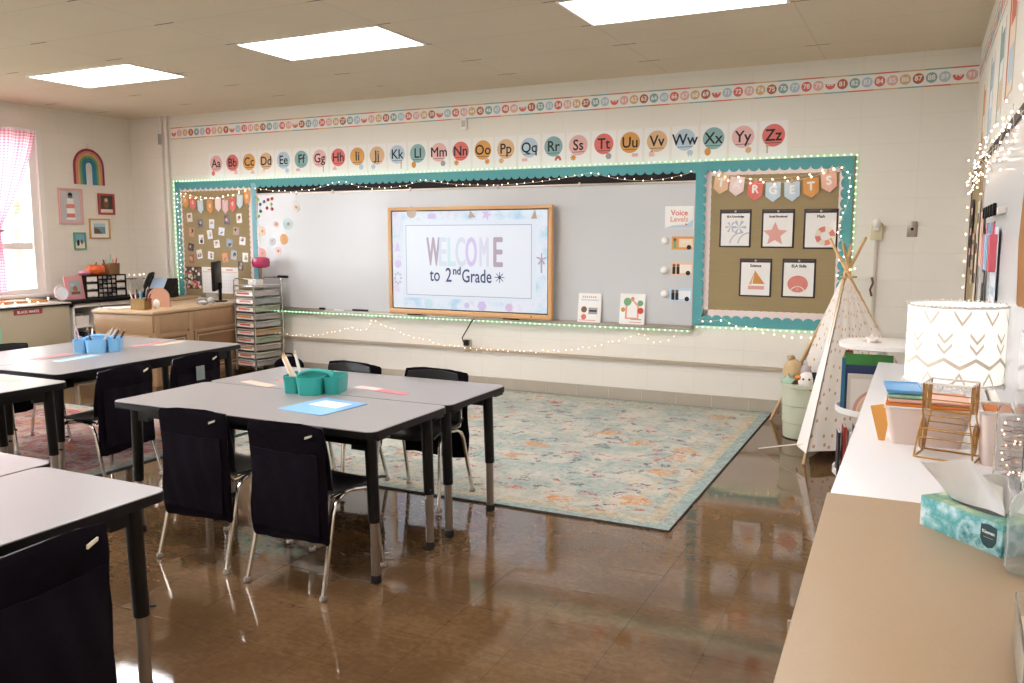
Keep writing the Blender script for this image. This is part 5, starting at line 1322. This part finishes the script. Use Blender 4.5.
# ================================================================ TEEPEE
tp_ = thing('teepee', 'white canvas play teepee with gold dots and wooden poles beside the pin board', 'teepee', at(-.45, 6.15, 0))
O = Vector((-.45, 6.15, 0))
feet = {'f': Vector((-.60, 5.46, 0)), 'r': Vector((.20, 6.0, 0)), 'b': Vector((-.22, 6.86, 0)), 'l': Vector((-1.02, 6.72, 0))}
apex = Vector((-.462, 6.17, 1.20))
tips = {}
for k, p in feet.items():
    dirv = (apex - p); off = Vector((-dirv.y, dirv.x, 0)).normalized() * .012
    tip = apex + dirv.normalized() * {'f': .21, 'r': .25, 'b': .22, 'l': .27}[k]; tips[k] = tip
    MB().tube([tuple(p - O + off), tuple(tip - O + off)], .010, M_wood, 10).build('pole', tp_)
M_canvas = dots_mat(); M_canvin = mat('canvas_plain', '#efe8df', .9)
def side(a, b_, v0, v1, u0=0.0, u1=1.0, bulge=.0, m=M_canvas, th=.003, sc=1.1, nm='canvas_panel', inner=0.0, out=.028):
    A, B = feet[a] - O, feet[b_] - O; P = apex - O
    nn = (B - A).cross(P - A).normalized()
    def fn(u, v):
        uu = u0 + (u1 - u0) * u; vv = v0 + (v1 - v0) * v
        p = A.lerp(B, uu).lerp(P, vv)
        return tuple(p + nn * (bulge * math.sin(math.pi * u) * (1 - vv) + .006 * math.sin(uu * 30) * (1 - vv) + out * (1 - .75 * vv) - inner * (1 - vv) ** 1.7 * math.sin(math.pi * min(1, .12 + uu))))
    return MB().grid(fn, 24, 16, m, th, sc * abs(u1 - u0), sc).build(nm, tp_, smooth=70)
side('f', 'r', .06, .96, -.02, 1.0, out=.036); side('r', 'b', .02, .95); side('b', 'l', .02, .95)
# door side: one flap drawn inward behind the toy bin, one edge strip along the front pole
side('l', 'f', .04, .95, 0.0, .80, 0, nm='door_flap', inner=.42, out=.036); side('l', 'f', .06, .96, .84, 1.05, .02, M_canvin, nm='door_flap')
MB().tube([(-.17, -.62, .12), (-.33, -.50, .06), (-.48, -.44, .012)], .004, M_canvin, 6).build('door_tie', tp_)
MB().tube([(.05 * math.cos(a), .05 * math.sin(a), 1.16) for a in [k * math.pi / 6 for k in range(12)]], .006, M_wood, 6, closed=True).build('pole_binding', tp_)
string('fairy_lights', 'fairy lights wound around the teepee poles', [(-.462 + .06 * math.cos(k * 1.1), 6.17 + .06 * math.sin(k * 1.1), 1.12 + .018 * k) for k in range(10)], 7, r=.005)

# basket of soft toys
bk = thing('toy_basket', 'pale sage round bin of soft toys in front of the teepee', 'bin', at(-.715, 6.235, 0))
M_sage = mat('sage_bin', '#c3c6ae', .5)
MB().lathe([(.128, 0), (.134, .01), (.140, .115), (.145, .118), (.146, .240), (.150, .243), (.152, .37), (.162, .375), (.162, .40), (.152, .402), (.146, .39), (.128, .02), (.001, .015)], M_sage, 34, cap=False).build('bin_body', bk)
MB().lathe([(.1355, .112), (.1425, .114), (.1425, .119)], mat('sage_groove', '#8d917c', .6), 34, cap=False).lathe([(.145, .238), (.149, .240), (.149, .2445)], mat('sage_groove', '#8d917c', .6), 34, cap=False).build('seam_ring', bk)
MB().lathe([(.129, -.0), (.133, .004), (.133, .012)], M_rubber, 30, cap=False).build('base_ring', bk)
M_plush = mat('tan_plush', '#c9ad84', .95, bump=.8, bscale=120); M_pw = mat('white_plush', '#e8e2da', .95, bump=.6, bscale=120); M_pk = mat('black_plush', '#1c1a1e', .9); M_po = mat('orange_felt', '#e08a34', .8); M_pg = mat('mint_plush', '#b5d4bf', .95)
t = thing('soft_toy', 'round tan plush toy at the back of the sage bin', 'soft toy', at(-.80, 6.29, .33)); MB().ball((0, 0, .13), .075, .075, .095, M_plush, 16, 12).build('plush_body', t); MB().ball((-.02, 0, .235), .03, .028, .02, M_plush, 10, 6).build('ear', t)
t = thing('soft_toy', 'white and black penguin plush with orange beak and feet in the sage bin', 'soft toy', at(-.69, 6.165, .35))
MB().ball((0, 0, .07), .062, .06, .065, M_pw, 16, 12).build('plush_body', t); MB().ball((.045, .015, .075), .045, .055, .06, M_pk, 14, 10).build('back_patch', t)
MB().ball((-.055, -.03, .095), .024, .02, .016, M_po, 10, 6).build('beak', t); MB().ball((-.04, -.04, .02), .035, .025, .016, M_po, 10, 6).build('foot', t); MB().ball((.03, -.05, .02), .03, .025, .016, M_po, 10, 6).build('foot', t)
for x in (-.02, .02): MB().ball((x, -.055, .09), .007, .006, .008, M_pk, 8, 5).build('eye', t)
t = thing('soft_toy', 'mint green star plush at the left of the sage bin', 'soft toy', at(-.82, 6.165, .37)); o = MB().prism([((.055 if i % 2 == 0 else .028) * math.sin(math.pi * i / 5), .04 + (.055 if i % 2 == 0 else .028) * math.cos(math.pi * i / 5)) for i in range(9, -1, -1)], -.018, .018, M_pg).build('plush_body', t); o.matrix_local = Matrix.Rotation(q, 4, 'X')
t = thing('soft_toy', 'grey plush toy poking out of the middle of the sage bin', 'soft toy', at(-.72, 6.28, .36)); MB().ball((0, 0, .09), .05, .05, .07, mat('grey_plush', '#b9aeb0', .95), 14, 9).build('plush_body', t); MB().ball((.0, 0, .165), .015, .015, .03, mat('grey_plush', '#b9aeb0', .95), 8, 6).build('ear', t)

# ================================================================ ROUND TIERED BOOK STAND
RX, RY, RR = -.180, 5.21, .235
rs = thing('book_carousel', 'white round three tier book stand between the teepee and counter', 'book stand', at(RX, RY, 0))
M_wp = mat('white_stand', '#ece8e2', .35)
MB().lathe([(RR - .02, .80), (RR, .806), (RR, .828), (RR - .015, .835), (.001, .836)], M_wp, 44).build('top_disc', rs)
for i, z in enumerate((.42, .05)): MB().lathe([(.03, z), (RR, z), (RR + .006, z + .006), (RR + .006, z + .038), (RR - .004, z + .038), (RR - .004, z + .012), (.03, z + .012)], M_wp, 44, cap=False).build('tier_disc', rs)
MB().lathe([(.05, 0), (.05, .012), (.03, .02), (.03, .80)], M_wp, 20).build('centre_post', rs); MB().lathe([(.16, 0), (.165, .02), (.12, .05)], M_wp, 30).build('base_foot', rs)
MB().box(-.20, .20, -.012, .012, .79, .80, M_black).build('top_bracket', rs)
def book(x, y, z, rz, w, h, d, c, label, grp, cover=None, tilt=0):
    t = thing('book', label, 'book', at(x, y, z, rz) @ Matrix.Rotation(tilt, 4, 'Y'), grp); m = mat('book_' + c, c, .45)
    b = MB(); b.box(-w / 2, w / 2, -d / 2, -d / 2 + .002, 0, h, m).box(-w / 2, w / 2, d / 2 - .002, d / 2, 0, h, m).box(-w / 2 - .001, -w / 2 + .002, -d / 2, d / 2, 0, h, m); b.build('cover', t, smooth=0)
    MB().box(-w / 2 + .002, w / 2 - .003, -d / 2 + .002, d / 2 - .002, .003, h - .003, M_paper).build('pages', t, smooth=0)
    if cover:
        b = MB(); b.T = Matrix(((1, 0, 0, 0), (0, 0, -1, -d / 2), (0, 1, 0, 0), (0, 0, 0, 1))); cover(b, w, h); b.build('cover_art', t, smooth=0)
def rainb(b, w, h):
    for i, c in enumerate(('#d9a08f', '#e8c9a4', '#9fc7a8', '#8fb3cf')): arc(b, w * .35, h * .08, .13 - i * .022, .018, 60, 180, .0012, mat('rb%d' % i, c, .5), 12)
def swirl(b, w, h): b.disc(0, h * .55, h * .28, 0, .0006, pal('cream'), 18, 1.2, .7)
g1, g2 = 'books on the middle tier of the round stand', 'books on the bottom tier of the round stand'
Z1, Z2 = .433, .063
book(-.245, 5.065, Z1, R(4), .17, .20, .008, '#efe6dc', 'cream book with a rainbow cover, front of the middle tier', g1, rainb, 0)
book(-.250, 5.095, Z1, R(3), .20, .225, .012, '#ddd3c6', 'grey cream book behind the rainbow book', g1, swirl)
book(-.250, 5.125, Z1, R(2), .23, .27, .014, '#2d3a66', 'navy blue book in the middle tier', g1, swirl)
book(-.245, 5.16, Z1, R(1), .25, .33, .016, '#4f9a4a', 'tall green book in the middle tier', g1, swirl)
for i, (c, n_) in enumerate((('#3f7fb0', 'blue'), ('#d8b43c', 'yellow'), ('#2e8a7c', 'teal'), ('#c14a34', 'red'))):
    book(-.372 + i * .004, 5.20 + i * .022, Z1, R(6), .02 + .02, .30 + .012 * i, .014, c, '%s book at the left rim of the middle tier' % n_, g1)
for i, (c, n_) in enumerate((('#2a2530', 'black'), ('#a8342e', 'red'), ('#e8e2d8', 'white'), ('#23305a', 'navy'), ('#c9a23c', 'mustard'), ('#2f6a4a', 'dark green'), ('#5a2a36', 'maroon'), ('#c96a34', 'orange'))):
    book(-.385 + i * .030, 5.115 - i * .012, Z2, q + R(8), .17, .25 + .012 * ((i * 3) % 5), .014 + .004 * (i % 2), c, '%s spined book on the bottom tier of the round stand' % n_, g2, None, R(4))
t = thing('seashell', 'white seashell on top of the round stand', 'shell', at(-.235, 5.12, .836))
b = MB()
for k in range(7):
    a = R(-60 + 20 * k); b.tube([(0, -.02, .012), (.03 * math.sin(a), -.02 + .03 * math.cos(a), .026), (.055 * math.sin(a), -.02 + .055 * math.cos(a), .008)], .011, mat('shell_white', '#ece3da', .5), 8, .009)
b.build('shell_body', t); MB().lathe([(.03, 0), (.024, .02), (.012, .04), (.002, .052)], mat('shell_white', '#ece3da', .5), 12, (.0, .01)).build('spire', t)

# ================================================================ RIGHT COUNTER UNITS
wc = thing('white_storage_unit', 'low white cube storage unit along the right wall', 'cabinet', at(-.19, 2.30, 0))
WL = 2.66; Wd = XR - .012 + .19
MB().box(0, Wd, 0, WL, .725, .75, M_whitelam, .002).build('top_board', wc)
f = MB(); f.box(0.01, Wd, 0, WL, 0.0, .05, M_whitelam)
for k in range(8): f.box(.01, Wd, k * (WL - .02) / 7, k * (WL - .02) / 7 + .02, .05, .725, M_whitelam)
f.box(.01, Wd, 0, WL, .375, .395, M_whitelam).box(Wd - .01, Wd, 0, WL, .05, .725, M_whitelam); f.build('carcass', wc, smooth=0)
wn_ = thing('wooden_counter_cabinet', 'tan laminate topped cabinet nearest the camera along the right wall', 'cabinet', at(-.137, .36, 0, R(1.4)))
MB().box(-.01, .415, 0, 1.93, .735, .765, M_tanlam, .004).build('counter_top', wn_); MB().box(0, .41, .01, 1.92, .06, .735, M_tanlam).build('cabinet_body', wn_, smooth=0); MB().box(.03, .39, .02, 1.90, 0, .06, M_black).build('toe_kick', wn_)
for k in range(3):
    b = MB(); b.T = Matrix(((0, 0, -1, 0), (-1, 0, 0, 1.90 - k * .63), (0, 1, 0, 0), (0, 0, 0, 1))); b.box(0.02, .61, .08, .72, 0, .014, M_tanlam, .003); do = b.build('door', wn_)
    b = MB(); b.T = Matrix(((0, 0, -1, 0), (-1, 0, 0, 1.90 - k * .63), (0, 1, 0, 0), (0, 0, 0, 1))); b.tube([(.54, .55, .014), (.54, .55, .035), (.54, .65, .035), (.54, .65, .014)], .005, M_dullchrome, 8); b.build('handle', do)

# lamp
LXc, LYc = .118, 3.36
lp = thing('table_lamp', 'white drum shade lamp with beige chevrons glowing on the white unit', 'lamp', at(LXc, LYc, .75))
M_shade = mat('lamp_shade_fabric', '#f4f2ee', .9, emit=.27, ecol='#fffaf4')
SR, S0, S1 = .158, .172, .44
def cyl(u, v, r_=SR): a = 2 * math.pi * u; return (r_ * math.cos(a), r_ * math.sin(a), S0 + (S1 - S0) * v)
shd = MB().grid(lambda u, v: cyl(u, v), 56, 6, M_shade, .003)
MB().tube([(SR * math.cos(a), SR * math.sin(a), S0) for a in [k * math.pi / 20 for k in range(40)]], .0035, M_white, 6, closed=True).build('lower_ring', lp)
b = MB(); b.tube([(SR * math.cos(a), SR * math.sin(a), S1) for a in [k * math.pi / 20 for k in range(40)]], .0035, M_white, 6, closed=True)
for k in range(3): b.tube([(0, 0, S1 - .01), (SR * math.cos(k * 2.09), SR * math.sin(k * 2.09), S1 - .005)], .003, M_white, 6)
b.build('upper_ring', lp)
M_chev = mat('chevron_beige', '#cfc6b5', .9, emit=.12, ecol='#d8cdb8')
def onshade(pts, w=.0075):
    """raised beige embroidery following the drum: pts in (angle rad, z)"""
    fine = []
    for (a0, z0), (a1, z1) in zip(pts, pts[1:]):
        for k in range(5): fine.append((a0 + (a1 - a0) * k / 5, z0 + (z1 - z0) * k / 5))
    fine.append(pts[-1]); b = MB()
    for (a0, z0), (a1, z1) in zip(fine, fine[1:]):
        r_ = SR + .0015; b.add([(r_ * math.cos(a), r_ * math.sin(a), z) for a, z in ((a0, z0 - w), (a1, z1 - w), (a1, z1 + w), (a0, z0 + w))], [(0, 1, 2, 3)], M_chev)
    return b
N8 = 10
ch = MB()
def merge(b):
    ch.add(b.v, b.f, M_chev)
for k in range(N8):
    a = 2 * math.pi * k / N8 + .08; s_ = 2 * math.pi / N8; am = a + s_ / 2
    merge(onshade([(a, S1 - .085 + .045), (a + .0001, S1 - .04)]) if False else onshade([(am - .17, S1 - .012), (am, S1 - .055), (am + .17, S1 - .012)]))
    for dz in (0, .036): merge(onshade([(a - .15, S1 - .088 - dz), (a, S1 - .118 - dz), (a + .15, S1 - .088 - dz)], .007))
    merge(onshade([(a, S0 + .092), (am, S0 + .063), (a + s_, S0 + .092)])); merge(onshade([(am - .13, S0 + .006), (am, S0 + .042), (am + .13, S0 + .006)]))
shd.add(ch.v, ch.f, M_chev); shd.build('shade', lp, smooth=40)
for nm_, z in (('upper_tuft', S1 + .002), ('lower_tuft', S0 - .002)):
  b = MB()
  for k in range(72):
    a = 2 * math.pi * k / 72
    for j in range(3): b.tube([((SR + .002) * math.cos(a), (SR + .002) * math.sin(a), z), ((SR + .007 + .002 * j) * math.cos(a + .03 * (j - 1)), (SR + .007 + .002 * j) * math.sin(a + .03 * (j - 1)), z + (.006 if z > S0 + .1 else -.006) * (1 + .4 * math.sin(k * 3 + j)))], .0012, M_white, 4)
  b.build(nm_, lp, smooth=0)
MB().lathe([(.06, 0), (.06, .012), (.02, .02), (.035, .06), (.045, .10), (.03, .145), (.012, .165), (.008, .25)], M_clear, 22).build('lamp_base', lp); MB().lathe([(.012, .22), (.012, .26), (.008, .27)], M_gold, 12).build('socket', lp)
MB().ball((0, 0, .31), .03, .03, .04, mat('lit_bulb', '#fff2d8', .4, emit=1.6, ecol='#fff0dc'), 14, 10).build('light_bulb', lp)

# bins behind the organiser
def stackbin(x0, x1, y0, y1, h, label, liner, rz=0, grp='plastic bins beside the lamp'):
    t = thing('plastic_bin', label, 'bin', at((x0 + x1) / 2, (y0 + y1) / 2, .75, rz), grp); w, l = (x1 - x0) / 2, (y1 - y0) / 2
    MB().tray(-w, w, -l, l, 0, h, mat('blush_plastic', '#fbe6da', .35, trans=.25), .004, .82, .02).build('bin_body', t)
    b = MB(); b.tube([(-w, -l, h), (w, -l, h), (w, l, h), (-w, l, h)], .005, M_white, 6, closed=True); b.build('rim', t); return t
stackbin(-.088, .165, 2.985, 3.165, .125, 'blush pink plastic bin left of the lamp under coloured lids', None)
stackbin(.182, .272, 2.80, 2.98, .165, 'tall blush pink plastic bin right of the gold organizer', None)
for i, (c, n_, z, w) in enumerate((('#ea8a3a', 'orange', .878, .122), ('#f0b8a2', 'salmon', .892, .118), ('#9fd2b8', 'mint', .906, .052), ('#6aa9dc', 'blue', .922, .054))):
    t = thing('bin_lid', '%s plastic lid in the stack on the blush bin' % n_, 'lid', at(.038 if i < 2 else -.025 - .004 * i, 3.075, z, R(2 * i)), 'coloured lids stacked on the blush bin'); m = mat('lid_' + n_, c, .4)
    MB().box(-w, w, -.09, .09, 0, .008, m, .003).build('lid_plate', t); MB().tube([(-w, -.09, .008), (w, -.09, .008), (w, .09, .008), (-w, .09, .008)], .004, m, 6, closed=True).build('lid_rim', t)
t = thing('file_folder', 'orange folded card sticking out left of the blush bin', 'card', at(-.098, 3.03, .751)); MB().prism([(-.005, 0), (.015, 0), (.03, .13), (-.035, .115)], 0, .004, mat('amber_card', '#e0a050', .6)).build('card_sheet', t)
for c_ in kids(t): c_.matrix_local = Matrix.Rotation(q, 4, 'X')
for i, (x, c, n_) in enumerate(((.208, '#e8843a', 'orange'), (.246, '#e08a50', 'amber'))):
    t = thing('sponge_block', '%s block in the tall blush bin' % n_, 'block', at(x, 2.89, .755)); MB().box(-.018, .018, -.06, .06, 0, .16, mat('blk%d' % i, c, .7), .004).build('block_body', t)

# gold wire organiser
og = thing('wire_organizer', 'gold wire desk organizer with rose side panels on the white unit', 'organizer', at(.100, 2.885, .75, R(-13)))
MB().T
b = MB(); w, d, h = .067, .052, .235
def loop(z, k=1.0): return [(-w * k, -d * k, z), (w * k, -d * k, z), (w * k, d * k, z), (-w * k, d * k, z)]
b.tube(loop(.003, 1.22), .0032, M_gold, 6, closed=True)
b.build('base_frame', og)
b = MB(); b.tube(loop(h), .0035, M_white, 6, closed=True).tube([(0, -d, h), (0, d, h)], .0028, M_white, 6); b.build('top_frame', og)
for z, k in ((.065, 1.12), (.095, 1.08), (.135, .98), (.150, .96), (.185, 1.0)):
    for sy in (-1, 1): MB().tube([(-w * k, sy * d * k, z), (w * k, sy * d * k, z)], .0022, M_gold, 6).build('cross_wire', og)
for sx in (-1, 1):
    b = MB()
    b.tube([(sx * w * 1.22, -d * 1.22, .003), (sx * w * 1.1, -d * 1.1, .08), (sx * w * .96, -d * .96, .128), (sx * w, -d, .16), (sx * w, -d, h)], .003, M_gold, 6)
    b.tube([(sx * w * 1.22, d * 1.22, .003), (sx * w * 1.1, d * 1.1, .08), (sx * w * .96, d * .96, .128), (sx * w, d, .16), (sx * w, d, h)], .003, M_gold, 6)
    for (zc, rr_) in ((.066, .055), (.19, .05)):
        for k in range(6):
            a = R(30 * k); e = rr_ * .9
            pts = [(sx * w * (1.10 if zc < .1 else 1.0), d * .9 * math.cos(t_) * abs(math.cos(a * .5)) , zc + e * math.sin(t_) * (1 - .12 * k)) for t_ in [j * math.pi / 8 for j in range(16)]]
            b.tube(pts, .0017, M_gold, 5, closed=True)
    b.build('rose_panel', og)

# tissue box
tb_ = thing('tissue_box', 'teal and white watercolour tissue box on the tan cabinet', 'tissue box', at(.140, 2.072, .765, R(-46.5)))
M_tb = watercolour_mat('tissue_watercolour', ['#dfe6e2', '#8fc0c4', '#4a9c9c', '#a9cfd2', '#2f7f86'], 11); M_tbt = watercolour_mat('tissue_top', ['#cfd8c0', '#8fb08a', '#4a9490', '#9cb88a'], 11)
tl, tw, thh = .112, .052, .070
MB().box(-tl, tl, -tw, tw, 0, thh, M_tb, .0015).build('box_body', tb_); MB().box(-tl + .001, tl - .001, -tw + .001, tw - .001, thh, thh + .0006, M_tbt).build('box_top', tb_, smooth=0)
b = MB(); b.prism([(.075 * math.cos(a), .022 * math.sin(a)) for a in [k * math.pi / 12 for k in range(24)]], thh + .0006, thh + .0012, M_clear); b.build('opening_film', tb_, smooth=0)
b = MB(); b.T = Matrix(((1, 0, 0, .078), (0, 0, -1, -tw - .0002), (0, 1, 0, .037), (0, 0, 0, 1)))
b.prism([(-.020, .022), (-.020, -.008), (-.012, -.022), (0, -.026), (.012, -.022), (.020, -.008), (.020, .022), (0, .026)], 0, .0008, mat('badge_green', '#123c40', .4))
b.text('Kleenex', 0, .008, .007, .0012, M_paper, bold=.0003); b.box(-.012, .012, -.004, -.003, .0008, .0011, M_alu); b.build('brand_badge', tb_, smooth=0)
def tis(u, v):
    a = (u - .5) * 2; h_ = v; w_ = h_ ** .6
    x = a * (.066 + .010 * w_) - .030 * h_; y = a * .035 * w_ + .012 * math.sin(a * 4.2 + v * 2) * (.3 + h_) - .020 * h_
    z = thh - .006 + .098 * h_ * (1 - .12 * a * a) + .010 * math.sin(a * 3.4 + 1.2) * h_ - .012 * a * h_
    return (x, y, z)
M_tis = mat('tissue_paper', '#dedbd8', .9)
MB().grid(tis, 30, 20, M_tis, .001).build('tissue_sheet', tb_, smooth=80)
def tis2(u, v):
    x, y, z = tis(u, v * .92); a = (u - .5) * 2
    return (x * .9 + .035 * v, y + .022 + .02 * v + .01 * math.sin(a * 6), z - .018 * v)
MB().grid(tis2, 26, 16, M_tis, .001).build('tissue_sheet', tb_, smooth=80)

# bottles
t = thing('plastic_bottle', 'clear plastic bottle at the right edge beside the tissue box', 'bottle', at(.212, 1.885, .765))
MB().lathe([(.030, 0), (.034, .005), (.034, .12), (.028, .15), (.013, .17), (.013, .19), (.010, .19), (.010, .17), (.025, .148), (.031, .12), (.031, .008), (.001, .006)], M_clear, 26, cap=False).build('bottle_body', t); MB().lathe([(.016, .185), (.016, .205), (.001, .207)], M_clear, 18).build('cap', t)
t = thing('clear_tray', 'clear acrylic box in the lower right corner of the tan cabinet', 'box', at(.235, 1.42, .765, R(-2))); MB().tray(-.075, .04, -.14, .14, 0, .085, M_clear, .004, .98, .02).build('box_walls', t); MB().box(-.07, .035, -.13, .13, .004, .05, mat('box_fill', '#cdb796', .7), .01).build('contents', t)
# tall clear jar with copper fairy lights
t = thing('light_jar', 'tall clear jar holding copper fairy lights behind the tissue', 'jar', at(.246, 2.62, .75)); MB().lathe([(.038, 0), (.042, .01), (.042, .20), (.036, .22), (.033, .22), (.039, .20), (.039, .014), (.001, .012)], M_clear, 24, cap=False).build('jar_body', t)
string('fairy_lights', 'copper fairy lights coiled inside the tall clear jar', [(.246 + .028 * math.cos(k * 1.3), 2.62 + .028 * math.sin(k * 1.9), .77 + .0042 * k) for k in range(40)], 18, M_copper, r=.0022, depth=(0, 0, 1), jit=.004, bm_=mat('copper_fairy_bulb', '#ffcaa0', .4, emit=4, ecol='#ffb890'))
t = thing('acrylic_sheets', 'pale clear acrylic sheets standing against the right wall', 'acrylic sheet', at(.262, 2.62, .75))
for i in range(2): MB().box(-.004 + .008 * i, -.001 + .008 * i, -.14, .12, .0, .42 - .02 * i, M_clear).build('clear_sheet', t)

# ================================================================ RIGHT WALL DISPLAY
rw = thing('wall_board', 'burlap and white board on the right wall edged with string lights', 'pin board', rightw(6.45, .95, .0))
MB().box(0, 1.25, 0, .88, .001, .018, M_burlap).build('burlap', rw, smooth=0); MB().box(1.27, 3.9, -.1, .90, .001, .016, M_wb).build('white_panel', rw, smooth=0)
f = MB(); f.box(-.015, 3.92, .88, .91, 0, .026, M_black).box(-.015, .012, -.1, .91, 0, .026, mat('board_edge_brown', '#6c5440', .6)).box(1.25, 1.27, -.1, .9, 0, .024, M_alu); f.build('board_edge', rw, smooth=0)
string('fairy_lights', 'string lights bunched along the top of the right wall board', [(XR - .04 - .02 * math.sin(k * 2.3), 6.42 - k * .105 + .05 * math.sin(k * 5.1), 1.80 + .06 * math.sin(k * 2.7) + .03 * math.sin(k * 7.3)) for k in range(36)], 99, r=.0038, depth=(-1, 0, 0), jit=.09)
string('fairy_lights', 'string lights running down the near corner edge of the right wall board', [(XR - .035, 6.46, 1.86), (XR - .035, 6.47, 1.5), (XR - .035, 6.46, 1.2), (XR - .035, 6.47, .95)], 10, r=.0045, depth=(-1, 0, 0), jit=.01)
for i, (y, z, w, h, c, lb) in enumerate(((6.1, 1.45, .22, .42, '#3a3234', 'dark narrow hanging on the burlap part of the right wall board'), (5.75, 1.30, .2, .3, '#c9a98c', 'tan card on the burlap part of the right wall board'), (5.0, 1.42, .2, .28, '#e2b8a8', 'pink edged card on the right wall board'), (4.62, 1.22, .16, .5, '#221b20', 'tall black hanging on the white part of the right wall board'), (4.0, 1.30, .3, .34, '#dcdfe4', 'pale poster on the right wall board'), (5.35, 1.35, .16, .55, '#d8c9b4', 'cream strip with black squares on the right wall board'))):
    t = thing('wall_card', lb, 'poster', rightw(y, z, .026), 'papers on the right wall board'); m = mat('wcard%d' % i, c, .6)
    MB().box(-w / 2, w / 2, -h / 2, h / 2, 0, .003, m).build('sheet', t, smooth=0); b = MB()
    for k in range(3): b.box(-w * .35, w * .35, h * (.28 - .3 * k), h * (.38 - .3 * k), .003, .0036, M_ink if i in (5, 1) else pal(['pink', 'grey', 'tan', 'grey', 'blue', 'rust'][i]))
    b.build('printed_bands', t, smooth=0)
# clip rail with small bags
t = thing('hook_rail', 'white hook rail with black clips on the right wall board', 'hook rail', rightw(4.05, 1.53, .017)); MB().box(-.35, .35, -.012, .012, 0, .03, M_white, .004).build('rail', t)
for k in range(5): MB().box(-.30 + k * .15 - .010, -.30 + k * .15 + .010, -.02, .030, .03, .045, M_black, .006).build('clip', t)
for k, (c, n_) in enumerate((('#d98a94', 'pink'), ('#a9c6dc', 'light blue'), ('#8fb4d0', 'blue'), ('#d4606c', 'coral'))):
    t = thing('small_bag', '%s gift bag hanging from the rail on the right wall' % n_, 'bag', rightw(4.30 - k * .13, 1.37, .03), 'small bags on the hook rail'); m = mat('gbag' + n_, c, .6)
    MB().prism([(-.05, -.08), (.05, -.08), (.042, .07), (-.042, .07)], 0, .025, m).build('bag_body', t); MB().tube([(-.025, .07, .012), (-.02, .12, .012), (.02, .12, .012), (.025, .07, .012)], .003, m, 6).build('bag_handle', t)
# posters high on the right wall
t = thing('number_line', 'number line strip continuing high along the right wall', 'number line', rightw(6.98, 2.515, .001)); MB().box(0, 3.6, 0, .128, 0, .0012, M_paper).build('paper_strip', t, smooth=0)
for i in range(41):
    b = MB(); b.disc(0, 0, .038, .0012, .0017, pal(CYC[(i + 92) % 6]), 16); c = b.build('number_circle', t, smooth=0); c.location = ((i + .5) * .0865, .064, 0)
    MB().text(str(92 + i), 0, 0, .03, .0019, M_paper, bold=.0012).build('numeral', c, smooth=0)
for nm, y0, y1, o_ in (('upper_edge', .118, .128, 0), ('lower_edge', 0, .010, 2)):
    b = MB()
    for i in range(20): b.box(i * .18, (i + 1) * .18, y0, y1, .0012, .0016, pal(CYC[(i * 2 + o_) % 6]))
    b.build(nm, t, smooth=0)
for i, (y, z, w, h, c1, c2, lb) in enumerate(((6.05, 2.12, .22, .50, '#d9945c', '#efe6da', 'orange and white hanging chart, farthest on the right wall'), (5.45, 2.18, .24, .48, '#9fb0b8', '#e6e6e6', 'grey blue hanging chart on the upper right wall'), (4.78, 2.22, .26, .46, '#7f9a9c', '#e9e4dd', 'teal grey chart between the others on the upper right wall'), (4.25, 2.28, .34, .50, '#c8674a', '#e8d3bc', 'rust and orange chart nearest the camera on the upper right wall'))):
    t = thing('wall_chart', lb, 'chart', rightw(y, z, .001), 'charts on the upper right wall')
    MB().box(-w / 2, w / 2, -h / 2, h / 2, 0, .002, mat('wc_a%d' % i, c2, .6)).build('sheet', t, smooth=0); b = MB(); m = mat('wc_b%d' % i, c1, .6)
    b.box(-w / 2, -w / 2 + .05, -h / 2, h / 2, .002, .003, m).box(-w * .2, w * .4, h * .1, h * .4, .002, .003, m).box(-w * .2, w * .4, -h * .4, -h * .1, .002, .0026, pal('blue') if i % 2 else pal('tan')); b.build('printed_blocks', t, smooth=0)
t = thing('hanging_fringe', 'golden brown fringe wall hanging at the right edge', 'wall hanging', rightw(2.92, 1.42, .02)); b = MB()
for k in range(22): b.tube([(-.10 + k * .0095, .20, 0), (-.10 + k * .0095 + .004 * math.sin(k), 0, .006), (-.10 + k * .0095, -.18 - .02 * math.sin(k * 2), 0)], .004, mat('fringe', '#a8784a', .8), 5)
b.build('fringe_strands', t); MB().tube([(-.13, .205, 0), (.13, .205, 0)], .008, M_wood, 8).build('dowel', t)
